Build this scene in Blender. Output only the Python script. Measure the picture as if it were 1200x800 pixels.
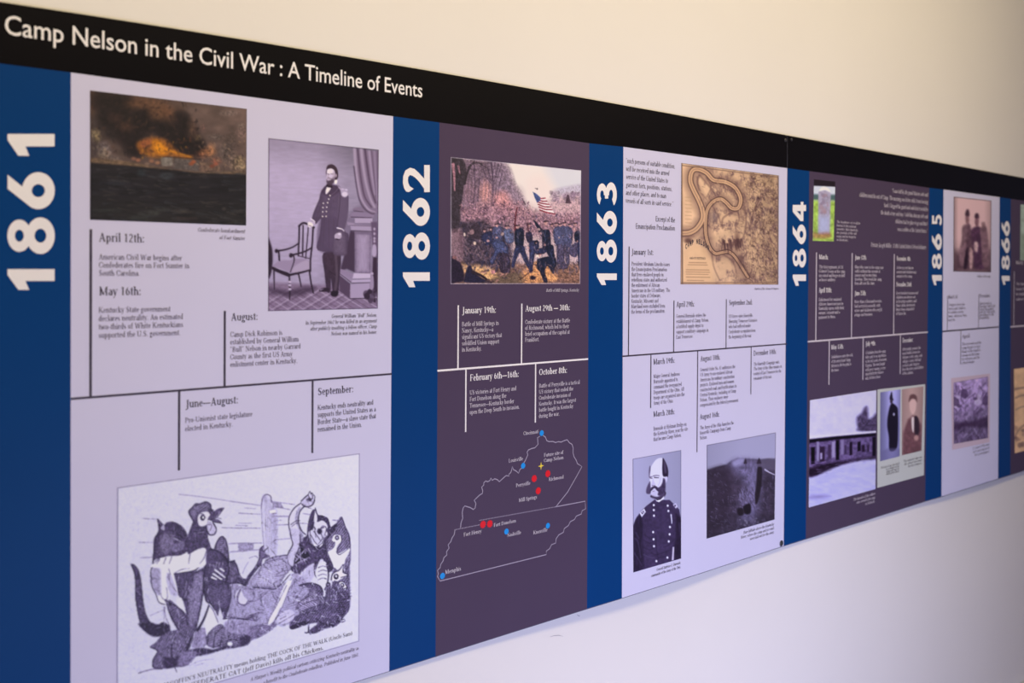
import bpy, bmesh, math
import numpy as np
from mathutils import Vector, Matrix

for _o in list(bpy.data.objects):
    bpy.data.objects.remove(_o)
SC = bpy.context.scene
COL = SC.collection

# ---------------------------------------------------------------- camera
YAW, PITCH, ROLL = 0.731480968, 0.0089083843, 0.0055771297
FPX, PX0, PY0 = 1167.0, 600.0, 400.0 - 69.1193575
S = 1.656            # distance from the lens to the face of the boards (m)
ZC = 1.78            # lens height (m)
_cy, _sy, _cp, _sp, _cr, _sr = (math.cos(YAW), math.sin(YAW), math.cos(PITCH), math.sin(PITCH),
                                math.cos(ROLL), math.sin(ROLL))
FWD = np.array([_sy * _cp, _cy * _cp, -_sp])
_R0 = np.array([_cy, -_sy, 0.0])
_U0 = np.cross(_R0, FWD)
RGT = _R0 * _cr + _U0 * _sr
UPV = -_R0 * _sr + _U0 * _cr

cam_d = bpy.data.cameras.new('camera')
cam = bpy.data.objects.new('camera', cam_d)
COL.objects.link(cam)
M = Matrix(((RGT[0], UPV[0], -FWD[0], 0.0), (RGT[1], UPV[1], -FWD[1], -S),
            (RGT[2], UPV[2], -FWD[2], ZC), (0, 0, 0, 1)))
cam.matrix_world = M
cam_d.sensor_fit = 'HORIZONTAL'
cam_d.sensor_width = 36.0
cam_d.lens = FPX / 1200.0 * 36.0
cam_d.shift_x = 0.0
cam_d.shift_y = -69.1193575 / 1200.0
cam_d.clip_start = 0.05
cam_d.dof.use_dof = True
cam_d.dof.focus_distance = 2.35
cam_d.dof.aperture_fstop = 2.9
cam_d.dof.aperture_blades = 9
SC.camera = cam

# ---------------------------------------------------------------- world, lamps, exposure
SC.view_settings.view_transform = 'Standard'
SC.view_settings.look = 'None'
SC.view_settings.gamma = 1.0
SC.view_settings.use_curve_mapping = False
SC.view_settings.exposure = 0.09
W = bpy.data.worlds.new('daylight')
SC.world = W
W.use_nodes = True
W.node_tree.nodes['Background'].inputs[0].default_value = (0.60, 0.57, 0.90, 1)
W.node_tree.nodes['Background'].inputs[1].default_value = 0.21


def area(name, loc, target, size, size_y, power, color):
    d = bpy.data.lights.new(name, 'AREA')
    d.shape = 'RECTANGLE'
    d.size, d.size_y, d.energy, d.color = size, size_y, power, color
    o = bpy.data.objects.new(name, d)
    o.location = loc
    o.rotation_euler = (Vector(target) - Vector(loc)).to_track_quat('-Z', 'Y').to_euler()
    COL.objects.link(o)
    return o


# warm ceiling fixture above the boards, and one low cool panel for unseen window light
area('ceiling_lamp', (1.7, -1.5, 3.1), (1.7, -0.2, 1.9), 4.6, 0.5, 57, (1.0, 0.81, 0.46))
area('window_light', (1.9, -3.0, 0.45), (2.0, 0, 0.45), 2.2, 0.6, 29, (0.62, 0.65, 1.0)).data.spread = math.radians(105)


# ---------------------------------------------------------------- pixel <-> board plane
def uv(x, y):
    d0 = FWD[0] * FPX + RGT[0] * (x - PX0) - UPV[0] * (y - PY0)
    d1 = FWD[1] * FPX + RGT[1] * (x - PX0) - UPV[1] * (y - PY0)
    d2 = FWD[2] * FPX + RGT[2] * (x - PX0) - UPV[2] * (y - PY0)
    return d0 / d1 * S, d2 / d1 * S + ZC


def px(U, V):
    a, c = U, V - ZC
    z = a * FWD[0] + S * FWD[1] + c * FWD[2]
    r = a * RGT[0] + S * RGT[1] + c * RGT[2]
    u = a * UPV[0] + S * UPV[1] + c * UPV[2]
    return PX0 + FPX * r / z, PY0 - FPX * u / z


def at(x, y, off=0.0):
    u, v = uv(x, y)
    return (u, -off, v)


# ---------------------------------------------------------------- materials
def lin(c):
    c = np.asarray(c, float) / 255.0
    return np.where(c <= 0.04045, c / 12.92, ((c + 0.055) / 1.055) ** 2.4)


LIGHT = np.array([0.86, 0.80, 0.90])     # colour of the light falling on the boards


def ink(rgb):
    return tuple(np.clip(lin(rgb) / LIGHT, 0, 0.95)) + (1.0,)


def mat(name, rgba, rough=0.5, spec=0.3, noise=None, bump=None):
    m = bpy.data.materials.new(name)
    m.use_nodes = True
    nt = m.node_tree
    b = nt.nodes['Principled BSDF']
    b.inputs['Base Color'].default_value = rgba
    b.inputs['Roughness'].default_value = rough
    b.inputs['Specular IOR Level'].default_value = spec
    if noise or bump:
        tc = nt.nodes.new('ShaderNodeTexCoord')
    if noise:
        sc, amt = noise
        n = nt.nodes.new('ShaderNodeTexNoise')
        n.inputs['Scale'].default_value = sc
        n.inputs['Detail'].default_value = 4
        nt.links.new(tc.outputs['Object'], n.inputs['Vector'])
        mr = nt.nodes.new('ShaderNodeMapRange')
        mr.inputs['From Min'].default_value = 0.25
        mr.inputs['From Max'].default_value = 0.75
        mr.inputs['To Min'].default_value = 1 - amt
        mr.inputs['To Max'].default_value = 1 + amt
        nt.links.new(n.outputs['Fac'], mr.inputs['Value'])
        mx = nt.nodes.new('ShaderNodeVectorMath')
        mx.operation = 'SCALE'
        mx.inputs[0].default_value = rgba[:3]
        nt.links.new(mr.outputs['Result'], mx.inputs['Scale'])
        nt.links.new(mx.outputs['Vector'], b.inputs['Base Color'])
    if bump:
        sc, st, dist = bump
        n = nt.nodes.new('ShaderNodeTexNoise')
        n.inputs['Scale'].default_value = sc
        n.inputs['Detail'].default_value = 5
        nt.links.new(tc.outputs['Object'], n.inputs['Vector'])
        bp = nt.nodes.new('ShaderNodeBump')
        bp.inputs['Strength'].default_value = st
        bp.inputs['Distance'].default_value = dist
        nt.links.new(n.outputs['Fac'], bp.inputs['Height'])
        nt.links.new(bp.outputs['Normal'], b.inputs['Normal'])
    return m


def mat_print():
    m = bpy.data.materials.new('printed_picture')
    m.use_nodes = True
    nt = m.node_tree
    b = nt.nodes['Principled BSDF']
    b.inputs['Roughness'].default_value = 0.5
    b.inputs['Specular IOR Level'].default_value = 0.25
    a = nt.nodes.new('ShaderNodeVertexColor')
    a.layer_name = 'print'
    nt.links.new(a.outputs['Color'], b.inputs['Base Color'])
    return m


MT = dict(
    wall=mat('painted_plaster', (0.80, 0.78, 0.75, 1), 0.75, 0.2, (1.3, 0.02), (90, 0.12, 0.002)),
    ceiling=mat('ceiling_paint', (0.8, 0.79, 0.77, 1), 0.9, 0.1, (2, 0.02)),
    floor=mat('wood_floor', (0.20, 0.16, 0.15, 1), 0.45, 0.3, (4, 0.25)),
    trim=mat('trim_paint', (0.75, 0.74, 0.72, 1), 0.4, 0.3, (3, 0.02)),
    black=mat('black_print', (0.0040, 0.0035, 0.0050, 1), 0.45, 0.05, (3, 0.1)),
    core=mat('board_core', (0.12, 0.125, 0.17, 1), 0.6, 0.2, (8, 0.05)),
    blue=mat('blue_print', (0.0022, 0.045, 0.182, 1), 0.45, 0.06, (3, 0.04)),
    light=mat('pale_print', (0.635, 0.63, 0.83, 1), 0.45, 0.06, (2.2, 0.03)),
    dark=mat('plum_print', (0.076, 0.054, 0.098, 1), 0.45, 0.06, (2.5, 0.04)),
    ink=mat('dark_ink', (0.045, 0.034, 0.055, 1), 0.5, 0.25, (30, 0.1)),
    ink2=mat('soft_ink', (0.095, 0.075, 0.115, 1), 0.5, 0.25, (30, 0.1)),
    white=mat('white_ink', (0.86, 0.84, 0.84, 1), 0.5, 0.25, (30, 0.02)),
    white2=mat('soft_white_ink', (0.60, 0.56, 0.62, 1), 0.5, 0.25, (30, 0.05)),
    grey=mat('map_line', (0.36, 0.32, 0.42, 1), 0.5, 0.25, (30, 0.05)),
    sky=mat('city_blue', (0.01, 0.28, 0.75, 1), 0.5, 0.25, (30, 0.05)),
    red=mat('battle_red', (0.70, 0.008, 0.018, 1), 0.5, 0.25, (30, 0.05)),
    yellow=mat('star_yellow', (0.85, 0.66, 0.06, 1), 0.5, 0.25, (30, 0.05)),
    paleplate=mat('pale_green_print', (0.56, 0.60, 0.58, 1), 0.45, 0.06, (3, 0.03)),
    pink=mat('pink_margin', (0.62, 0.50, 0.60, 1), 0.45, 0.06, (3, 0.03)),
    metal=mat('screw_metal', (0.035, 0.035, 0.04, 1), 0.35, 0.5, (40, 0.1)),
    scuff=mat('wall_scuff', (0.42, 0.40, 0.42, 1), 0.8, 0.1, (40, 0.1)),
    print=mat_print(),
)


# ---------------------------------------------------------------- object helpers
def link(name, me, m, parent=None, label=None, kind=None):
    o = bpy.data.objects.new(name, me)
    if m is not None:
        me.materials.append(MT[m] if isinstance(m, str) else m)
    COL.objects.link(o)
    if parent is not None:
        o.parent = parent
        p = parent
        off = Vector((0, 0, 0))
        while p is not None:
            off += p.location
            p = p.parent
        me.transform(Matrix.Translation(-off))
    if label:
        o['label'] = label
    if kind:
        o['kind'] = kind
    return o


def mesh(name, verts, faces):
    me = bpy.data.meshes.new(name)
    me.from_pydata([tuple(map(float, v)) for v in verts], [], faces)
    me.update()
    return me


def flat(name, pts, off, m, parent, label=None):
    """flat print: polygon of photo points laid on the board"""
    return link(name, mesh(name, [at(x, y, off) for x, y in pts], [list(range(len(pts)))[::-1]]), m, parent, label)


def rule(parent, x0, y0, x1, y1, w, m='ink', off=0.0006, name='rule_line'):
    """thin straight printed rule, w = width in metres"""
    a, b = np.array(uv(x0, y0)), np.array(uv(x1, y1))
    if abs(a[0] - b[0]) < abs(a[1] - b[1]):
        a[0] = b[0] = (a[0] + b[0]) / 2
    d = b - a
    d /= np.hypot(*d)
    n = np.array([-d[1], d[0]]) * w / 2
    q = [a - n, b - n, b + n, a + n]
    return link(name, mesh(name, [(p[0], -off, p[1]) for p in q], [[0, 1, 2, 3]]), m, parent)


def path_mesh(pts2, w, off):
    """quad strip along plane points"""
    V, F = [], []
    n = len(pts2)
    P = np.array(pts2)
    for i in range(n):
        a = P[max(i - 1, 0)]
        b = P[min(i + 1, n - 1)]
        d = (b - a) / max(np.hypot(*(b - a)), 1e-9)
        nn = np.array([-d[1], d[0]]) * ((w[i] if hasattr(w, '__len__') else w) / 2)
        V += [(P[i][0] - nn[0], -off, P[i][1] - nn[1]), (P[i][0] + nn[0], -off, P[i][1] + nn[1])]
        if i:
            F.append([2 * i - 2, 2 * i, 2 * i + 1, 2 * i - 1])
    return V, F


# ---------------------------------------------------------------- lettering
def _raw(s, shear=0.0, offset=0.0, res=2):
    cu = bpy.data.curves.new('t', 'FONT')
    cu.body = s
    cu.size = 1.0
    cu.shear = shear
    cu.offset = offset
    cu.resolution_u = res
    cu.fill_mode = 'FRONT'
    ob = bpy.data.objects.new('t', cu)
    COL.objects.link(ob)
    bpy.context.view_layer.update()
    dg = bpy.context.evaluated_depsgraph_get()
    me = ob.evaluated_get(dg).to_mesh()
    V = np.zeros(len(me.vertices) * 3)
    me.vertices.foreach_get('co', V)
    V = V.reshape(-1, 3)[:, :2].copy()
    F = [list(p.vertices) for p in me.polygons]
    ob.evaluated_get(dg).to_mesh_clear()
    bpy.data.objects.remove(ob)
    bpy.data.curves.remove(cu)
    return V, F


_HV, _HF = _raw('H')
CAP = _HV[:, 1].max()
# ---------------------------------------------------------------- a serif letter set, built stroke by stroke
# units: x-height 46, capitals 66, ascenders 70, descenders -20.  V stem, A arc (thick at the sides),
# D diagonal, H hairline, Q dot
SERIF = {
 'a': (40, 'A 20 34 11 10.5 0 165;V 27 1 35 ;A 19 13 11.5 12.5 40 330;D 31 3 38 1 4'),
 'b': (46, 'V 6 1 70 l;A 25 22.5 14.5 22 -150 150'),
 'c': (38, 'A 21 22.5 14.5 22 45 318;Q 31 36 3.6'),
 'd': (47, 'V 30 0 70 l;A 21 22.5 14.5 22 30 330;H 34 42 1.5'),
 'e': (40, 'A 21 22.5 14.5 22 0 318;H 7 36 25'),
 'f': (29, 'V 8 0 58 b;A 21 57 9.5 11 60 180;Q 27 65 3.4;H 2 24 44.5'),
 'g': (42, 'A 20 30 12 14 0 360;A 20 -9 15 10 0 360;D 12 18 12 3 4.5;D 12 3 28 0 6;D 29 41 39 45 4'),
 'h': (48, 'V 6 0 70 lb;A 25 30 12 14 0 150;V 32.5 0 31 b'),
 'i': (25, 'V 7 0 46 lb;Q 11.5 61 5'),
 'j': (24, 'V 9 -10 46 l;A 5 -10 8.5 9 -120 0;Q 13.5 61 5'),
 'k': (46, 'V 6 0 70 lb;D 14 20 38 45 4;D 20 26 40 2 8.5;H 32 46 1.5;H 30 44 44.5'),
 'l': (24, 'V 7 0 70 lb'),
 'm': (71, 'V 6 0 46 lb;A 24 30 11 14 0 150;V 30.5 0 31 b;A 48 30 11 14 0 150;V 54.5 0 31 b'),
 'n': (48, 'V 6 0 46 lb;A 25 30 12 14 0 150;V 32.5 0 31 b'),
 'o': (43, 'A 21.5 22.5 15.5 22 0 360'),
 'p': (47, 'V 6 -20 46 lb;A 25 22.5 14.5 22 -150 150'),
 'q': (46, 'V 30 -20 44 b;A 21 22.5 14.5 22 30 330'),
 'r': (33, 'V 6 0 46 lb;A 24 32 11 11 65 160;Q 29 40 4'),
 's': (34, 'A 17 33.5 10 10.5 35 245;A 16 12 10.5 11 -150 70;D 9 28 25 17 8'),
 't': (28, 'V 8 6 58 ;A 19 8 9 7.5 180 310;H 2 25 44.5'),
 'u': (48, 'V 5 13 46 l;A 21 15 12 14 180 330;V 32 0 46 l;H 34 44 1.5'),
 'v': (43, 'D 7 45 22 1 8.5;D 22 1 36 45 3.8;H 1 15 44.5;H 29 42 44.5'),
 'w': (63, 'D 7 45 20 1 8.5;D 20 1 31 42 3.8;D 31 42 44 1 8.5;D 44 1 56 45 3.8;H 1 14 44.5;H 50 62 44.5'),
 'x': (43, 'D 7 45 35 1 8.5;D 7 1 35 45 3.8;H 1 14 44.5;H 28 41 44.5;H 1 14 1.5;H 28 42 1.5'),
 'y': (43, 'D 7 45 23 2 8.5;D 14 -18 36 45 3.8;H 1 15 44.5;H 29 42 44.5;Q 11 -17 4'),
 'z': (38, 'H 5 33 44.5;H 5 34 1.8;D 31 44 8 2 7'),
 'A': (62, 'D 30 65 10 1 4;D 30 65 50 1 9;H 17 44 22;H 3 18 1.5;H 41 60 1.5'),
 'B': (58, 'V 9 0 66 tb;A 25 49.5 20 15 -90 90;A 26 17 22 15.5 -90 90;H 10 26 64.5;H 10 26 33.5;H 10 26 1.5'),
 'C': (60, 'A 32 33 24 32.5 40 318;V 49 44 60 ;V 49 10 18 '),
 'D': (66, 'V 9 0 66 tb;A 28 33 29 31.5 -90 90;H 10 29 64.5;H 10 29 1.5'),
 'E': (54, 'V 9 0 66 tb;H 10 46 64.5;H 10 36 34;H 10 48 1.5;D 46 64 46 52 3.5;D 48 2 48 15 3.5;D 36 40 36 28 3'),
 'F': (50, 'V 9 0 66 tb;H 10 45 64.5;H 10 35 34;D 45 64 45 52 3.5;D 35 40 35 28 3'),
 'G': (64, 'A 32 33 24 32.5 40 318;V 45 6 28 ;H 38 60 29;D 51 58 51 46 3'),
 'H': (70, 'V 9 0 66 tb;V 50 0 66 tb;H 12 54 34'),
 'I': (31, 'V 10 0 66 tb'),
 'J': (34, 'V 14 -6 66 t;A 8 -6 10.5 11 -110 0;Q 3 -14 4'),
 'K': (64, 'V 9 0 66 tb;D 18 28 52 64 4;D 27 37 55 2 9;H 43 60 64.5;H 44 64 1.5'),
 'L': (53, 'V 9 0 66 tb;H 10 48 1.5;D 48 2 48 16 3.5'),
 'M': (80, 'V 9 0 66 b;H 4 14 64.5;D 14 65 39 4 9;D 39 4 64 65 3.8;V 61 0 66 b;H 64 76 64.5;D 11 1 11 65 3.5'),
 'N': (68, 'D 13 1 13 65 4;D 14 64 55 3 9;D 55 1 55 65 4;H 4 20 64.5;H 5 21 1.5;H 47 63 64.5'),
 'O': (66, 'A 33 33 25 32 0 360'),
 'P': (55, 'V 9 0 66 tb;A 26 48 21 16.5 -90 90;H 10 27 64.5;H 10 27 31.5'),
 'Q': (66, 'A 33 33 25 32 0 360;D 36 6 58 -14 7'),
 'R': (62, 'V 9 0 66 tb;A 26 49 20 15.5 -90 90;H 10 27 64.5;H 10 27 33.5;D 28 33 52 2 9;H 46 62 1.5'),
 'S': (48, 'A 24 49 14 16 40 245;A 23 17 15.5 16.5 -150 70;D 12 42 36 26 10;D 39 64 39 50 3;D 8 2 8 16 3'),
 'T': (58, 'V 25 0 66 b;H 5 54 64.5;D 5 65 5 51 3.5;D 54 65 54 51 3.5'),
 'U': (67, 'V 8 20 66 t;A 33 22 21 21.5 180 360;D 54 20 54 65 4;H 46 63 64.5'),
 'V': (62, 'D 10 65 32 1 9;D 32 1 53 65 4;H 2 20 64.5;H 44 61 64.5'),
 'W': (90, 'D 10 65 29 1 9;D 29 1 45 62 4;D 45 62 63 1 9;D 63 1 80 65 4;H 2 19 64.5;H 71 88 64.5'),
 'X': (60, 'D 9 65 52 1 9;D 9 1 50 65 4'), 'Y': (58, 'D 9 65 30 30 8;D 30 30 51 65 4;V 26 0 32 b;H 2 18 64.5;H 43 58 64.5'),
 'Z': (54, 'H 8 48 64.5;H 6 50 1.8;D 46 64 9 2 8'),
 '0': (44, 'A 22 32 15 32 0 360'), '1': (44, 'V 18 0 64 b;D 10 55 22 63 4'),
 '2': (44, 'A 21 47 13.5 16 -20 165;D 33 41 8 4 6;H 7 37 3;H 7 37 1.8'),
 '3': (44, 'A 20 49 12.5 14 -80 155;A 20 18 15 17 -155 85'), '4': (44, 'D 27 62 6 20 4;H 5 40 19;V 25 0 64 b'),
 '5': (44, 'A 20 20 15.5 20 -150 105;D 12 38 14 62 4;H 13 36 61;H 13 36 59.5'), '6': (44, 'A 22 20 15 19.5 0 360;A 34 22 27 42 115 180'),
 '7': (44, 'H 8 38 61;H 8 38 59.5;D 37 60 18 0 7'), '8': (44, 'A 22 48 12 14 0 360;A 22 17 15 17 0 360'),
 '9': (44, 'A 22 43 14.5 19 0 360;A 10 42 27 42 -65 0'),
 '.': (22, 'Q 10 4.5 5'), ',': (22, 'Q 10 4.5 5;D 13 3 8 -10 3.5'), ':': (24, 'Q 11 5 5.4;Q 11 38 5.4'), '-': (30, 'H 4 26 22;H 4 26 24'),
 '\u2014': (76, 'H 0 76 22;H 0 76 24.5'), '\u2019': (20, 'Q 10 62 4.6;D 13 62 8 50 3.2'),
 '\u201c': (36, 'Q 9 56 4.6;D 6 57 11 68 3.2;Q 23 56 4.6;D 20 57 25 68 3.2'), '\u201d': (36, 'Q 9 63 4.6;D 12 62 7 51 3.2;Q 23 63 4.6;D 26 62 21 51 3.2'),
 '(': (28, 'A 32 26 24 44 120 240'), ')': (28, 'A -4 26 24 44 -60 60'), ' ': (23, ''),
}


def serif_text(s, bold=0.0, shear=0.0, small=False):
    """vertices (x, y, layer) and faces of one line"""
    V, F = [], []
    th, tn = 9.0 + bold, 4.4 + bold * .35
    pen = 0.0

    def quad(a, b, c, d, l):
        k = len(V)
        V.extend([(a[0], a[1], l), (b[0], b[1], l), (c[0], c[1], l), (d[0], d[1], l)])
        F.append([k, k + 1, k + 2, k + 3])
    for ch in s:
        adv, prog = SERIF.get(ch, SERIF['o'])
        for l, op in enumerate(prog.split(';') if prog else []):
            o = op.split()
            if o[0] == 'V':
                x, y0, y1 = float(o[1]) + pen, float(o[2]), float(o[3])
                fl = o[4] if len(o) > 4 else ''
                quad((x, y0), (x + th, y0), (x + th, y1), (x, y1 - (5 if 'l' in fl else 0)), l)
                if 'b' in fl:
                    quad((x - 5, y0), (x + th + 5, y0), (x + th + 4, y0 + 3.2), (x - 4, y0 + 3.2), l + .3)
                if 't' in fl:
                    quad((x - 4, y1 - 3.2), (x + th + 4, y1 - 3.2), (x + th + 5, y1), (x - 5, y1), l + .3)
                if 'l' in fl:
                    quad((x - 6, y1 - 6.5), (x + 1, y1 - 8.5), (x + th * .8, y1), (x - 6, y1 - 3), l + .3)
            elif o[0] == 'A':
                cx, cy, rx, ry, a0, a1 = [float(q) for q in o[1:]]
                n = max(3, int(abs(a1 - a0) / (36 if small else 22)))
                k = len(V)
                for i in range(n + 1):
                    a = math.radians(a0 + (a1 - a0) * i / n)
                    c, s_ = math.cos(a), math.sin(a)
                    w = (tn + (th - tn) * c * c) / 2
                    V.append((pen + cx + (rx + w - 2) * c, cy + (ry - 1.5 + w * .9) * s_, l))
                    V.append((pen + cx + (rx - w - 2) * c, cy + (ry - 1.5 - w * .9) * s_, l))
                    if i:
                        F.append([k + 2 * i - 2, k + 2 * i, k + 2 * i + 1, k + 2 * i - 1])
            elif o[0] == 'D':
                x0, y0, x1, y1, w = [float(q) for q in o[1:]]
                w = (w + bold * (w / 9)) / 2
                dx, dy = x1 - x0, y1 - y0
                m = math.hypot(dx, dy)
                if abs(dy) > abs(dx) * .6:
                    e = w * m / max(abs(dy), 1)
                    quad((pen + x0 - e, y0), (pen + x0 + e, y0), (pen + x1 + e, y1), (pen + x1 - e, y1), l)
                else:
                    e = w * m / max(abs(dx), 1)
                    quad((pen + x0, y0 - e), (pen + x1, y1 - e), (pen + x1, y1 + e), (pen + x0, y0 + e), l)
            elif o[0] == 'H':
                x0, x1, y = [float(q) for q in o[1:]]
                quad((pen + x0, y - tn / 2), (pen + x1, y - tn / 2), (pen + x1, y + tn / 2), (pen + x0, y + tn / 2), l + .5)
            elif o[0] == 'Q':
                x, y, r = [float(q) for q in o[1:]]
                r += bold * .3
                k = len(V)
                V.extend([(pen + x + r * math.cos(i * math.pi / 3), y + r * math.sin(i * math.pi / 3), l + .7) for i in range(6)])
                F.append([k + i for i in range(6)])
        pen += adv + bold * .4
    V = np.array(V, float)
    V[:, :2] *= .01
    V[:, 0] += shear * V[:, 1]
    return V, F


_cache = {}


def glyphs(s, style):
    """returns vertices (x, y, layer), faces, cap height"""
    k = (s, style)
    if k not in _cache:
        if 'h' in style:
            V, F = _raw(s, 0.0, 0.045 if 'x' in style else 0.006, 3)
            _cache[k] = (np.c_[V, np.zeros(len(V))], F, CAP)
        else:
            V, F = serif_text(s, 2.6 if 'b' in style else (1.5 if 'i' not in style else 1.0), .2 if 'i' in style else 0.0, 't' in style)
            _cache[k] = (V, F, .66)
    return _cache[k]


def text(name, lines, x0, y0, y1, x1, cap, parent, m='ink', style='s', align='L', wid=None, off=0.0007, label=None):
    """lines of lettering.  Left aligned: left edge x0, first/last baseline y0..y1 measured at x0, widest line
    ends at x1.  Right aligned: x1 is the right edge and the baselines are measured there.  cap = cap height in
    photo pixels at the measuring edge."""
    if isinstance(lines, str):
        lines = [lines]
    xe = x0 if align == 'L' else x1
    ym = (y0 + y1) / 2
    v0, v1 = uv(xe, y0)[1], uv(xe, y1)[1]
    capm = uv(xe, ym - cap / 2)[1] - uv(xe, ym + cap / 2)[1]
    U0, U1 = uv(x0, ym)[0], uv(x1, ym)[0]
    G = [glyphs(l, style) for l in lines]
    ws = [g[0][:, 0].max() - g[0][:, 0].min() for g in G]
    sx = (U1 - U0) / max(ws)
    sy = capm / G[0][2]
    VV, FF = [], []
    for i, (V, F, _c) in enumerate(G):
        v = v0 if len(G) == 1 else v0 + (v1 - v0) * i / (len(G) - 1)
        mn, mx = V[:, 0].min(), V[:, 0].max()
        ox = U0 - mn * sx if align == 'L' else U1 - mx * sx
        k = len(VV)
        for p in V:
            VV.append((ox + p[0] * sx, -off - 0.00002 * p[2], v + p[1] * sy))
        FF += [[q + k for q in f] for f in F]
    return link(name, mesh(name, VV, FF), m, parent, label)


# ---------------------------------------------------------------- heavy year numerals (own outlines)
def _arc(cx, cy, rx, ry, a0, a1, n=28):
    return [(cx + rx * math.cos(math.radians(a0 + (a1 - a0) * i / n)),
             cy + ry * math.sin(math.radians(a0 + (a1 - a0) * i / n))) for i in range(n + 1)]


def _ring(cx, cy, rx, ry, hx, hy, a0=0, a1=360, n=32):
    o, i = _arc(cx, cy, rx, ry, a0, a1, n), _arc(cx, cy, hx, hy, a0, a1, n)
    return o + i, [[k, k + 1, n + 2 + k, n + 1 + k] for k in range(n)]


def _pg(*p):
    return list(p), [list(range(len(p)))]


NUM = {   # unit boxes: width 0..1, height 0..1
    '1': [_pg((.43, 0), (1, 0), (1, 1), (.72, 1), (0, .77), (0, .54), (.43, .62))],
    '8': [_ring(.5, .30, .5, .305, .19, .125), _ring(.5, .75, .44, .255, .165, .095)],
    '6': [_ring(.5, .345, .5, .35, .175, .14),
          _pg((.02, .42), (.10, .55), (.55, 1.0), (.93, 1.0), (.52, .60), (.30, .48))],
    '2': [_pg((0, 0), (1, 0), (1, .21), (0, .21)),
          (lambda P: ([tuple(x) for x in P], [[2 * k, 2 * k + 2, 2 * k + 3, 2 * k + 1] for k in range(len(P) // 2 - 1)]))(
              [(.00, .78), (.12, .60), (.02, .88), (.22, .75), (.15, .96), (.33, .80), (.34, 1.0), (.44, .82),
               (.58, .99), (.56, .80), (.80, .91), (.63, .74), (.90, .74), (.60, .64), (.86, .58), (.53, .54),
               (.74, .44), (.40, .41), (.40, .12), (.0, .12)])],
    '3': [_ring(.45, .29, .55, .29, .22, .10, -150, 95), _ring(.45, .74, .50, .26, .19, .09, -95, 150),
          _pg((.28, .43), (.55, .43), (.55, .60), (.28, .60))],
    '4': [_pg((.52, 0), (.84, 0), (.84, 1), (.52, 1)), _pg((0, .20), (1, .20), (1, .40), (0, .40)),
          _pg((0, .34), (.26, .34), (.60, .80), (.60, 1), (.48, 1), (0, .42))],
    '5': [_pg((.14, .80), (.92, .80), (.92, 1), (.14, 1)), _pg((.14, .46), (.40, .50), (.40, 1), (.14, 1)),
          _ring(.44, .33, .55, .33, .23, .14, -150, 125)],
}


def year(s, parent, xb, xt, ys):
    """numerals reading up the band: baseline at x = xb, tops at x = xt, each digit from y lo up to y hi"""
    for k, (ch, (ylo, yhi)) in enumerate(zip(s, ys)):
        VV, FF = [], []
        for j, (V, F) in enumerate(NUM[ch]):
            n = len(VV)
            for a, b in V:
                p = at(xb + (xt - xb) * b, ylo + (yhi - ylo) * a, 0.0008 + 0.00005 * j)
                VV.append(p)
            FF += [[q + n for q in f] for f in F]
        link('numeral', mesh('numeral', VV, FF), 'white', parent)

# ================================================================ the room
XL, XR, YB, ZT = -2.6, 8.2, -5.2, 3.2


def box(name, x0, x1, y0, y1, z0, z1, m, parent=None, label=None, kind=None):
    v = [(x, y, z) for z in (z0, z1) for y in (y0, y1) for x in (x0, x1)]
    f = [[0, 2, 3, 1], [4, 5, 7, 6], [0, 1, 5, 4], [2, 6, 7, 3], [0, 4, 6, 2], [1, 3, 7, 5]]
    return link(name, mesh(name, v, f), m, parent, label, kind)


def gap(x, z):
    """wall distance behind the boards, with hollows added to widen the shadow below them"""
    b = lambda cx, cz, sx, sz: math.exp(-((x - cx) / sx) ** 2 - ((z - cz) / sz) ** 2)
    g = 0.003 + 0.024 * b(1.98, 0.93, 0.42, 0.30) + 0.016 * b(3.95, 0.93, 0.55, 0.30)  # both wide hollows are added, shaped for the shadow under the boards
    g += 0.0012 * math.sin(x * 2.3 + 1) * math.cos(z * 2.9)
    return 0.006 + max(g, 0.0015)


NXW, NZW = 180, 60
WV, WF = [], []
for j in range(NZW + 1):
    for i in range(NXW + 1):
        x, z = XL + (XR - XL) * i / NXW, ZT * j / NZW
        WV.append((x, gap(x, z), z))
for j in range(NZW):
    for i in range(NXW):
        a = j * (NXW + 1) + i
        WF.append([a, a + 1, a + NXW + 2, a + NXW + 1])
wall = link('wall_front', mesh('wall_front', WV, WF), 'wall', kind='structure')
for p in wall.data.polygons:
    p.use_smooth = True
box('floor', XL, XR, YB, 0.3, -0.1, 0.0, 'floor', kind='structure')
box('ceiling', XL, XR, YB, 0.3, ZT, ZT + 0.1, 'ceiling', kind='structure')
box('wall_left', XL - 0.1, XL, YB, 0.3, 0, ZT, 'wall', kind='structure')
box('baseboard_front', XL, XR, -0.012, 0.004, 0.0, 0.08, 'trim', kind='structure')


def scuff(pts, w):
    P = [uv(x, y) for x, y in pts]
    V, F = path_mesh(P, w, 0.0)
    V = [(v[0], gap(v[0], v[2]) - 0.0006, v[2]) for v in V]
    link('scuff_mark', mesh('scuff_mark', V, F), 'scuff', wall)


scuff([(652, 749), (657, 747.6), (663, 747.3), (668.5, 748.6)], [.0004, .0012, .0014, .0004])
scuff([(685.5, 723.3), (687.5, 724.8), (689, 724.6)], [.001, .002, .001])

# ================================================================ the two boards
def root(name, label, x, cat='display board'):
    o = bpy.data.objects.new(name, None)
    o.empty_display_size = 0.1
    COL.objects.link(o)
    U, V = uv(x, 640)
    o.location = (U, 0.003, 0.96)
    o['label'] = label
    o['category'] = cat
    return o


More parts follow.
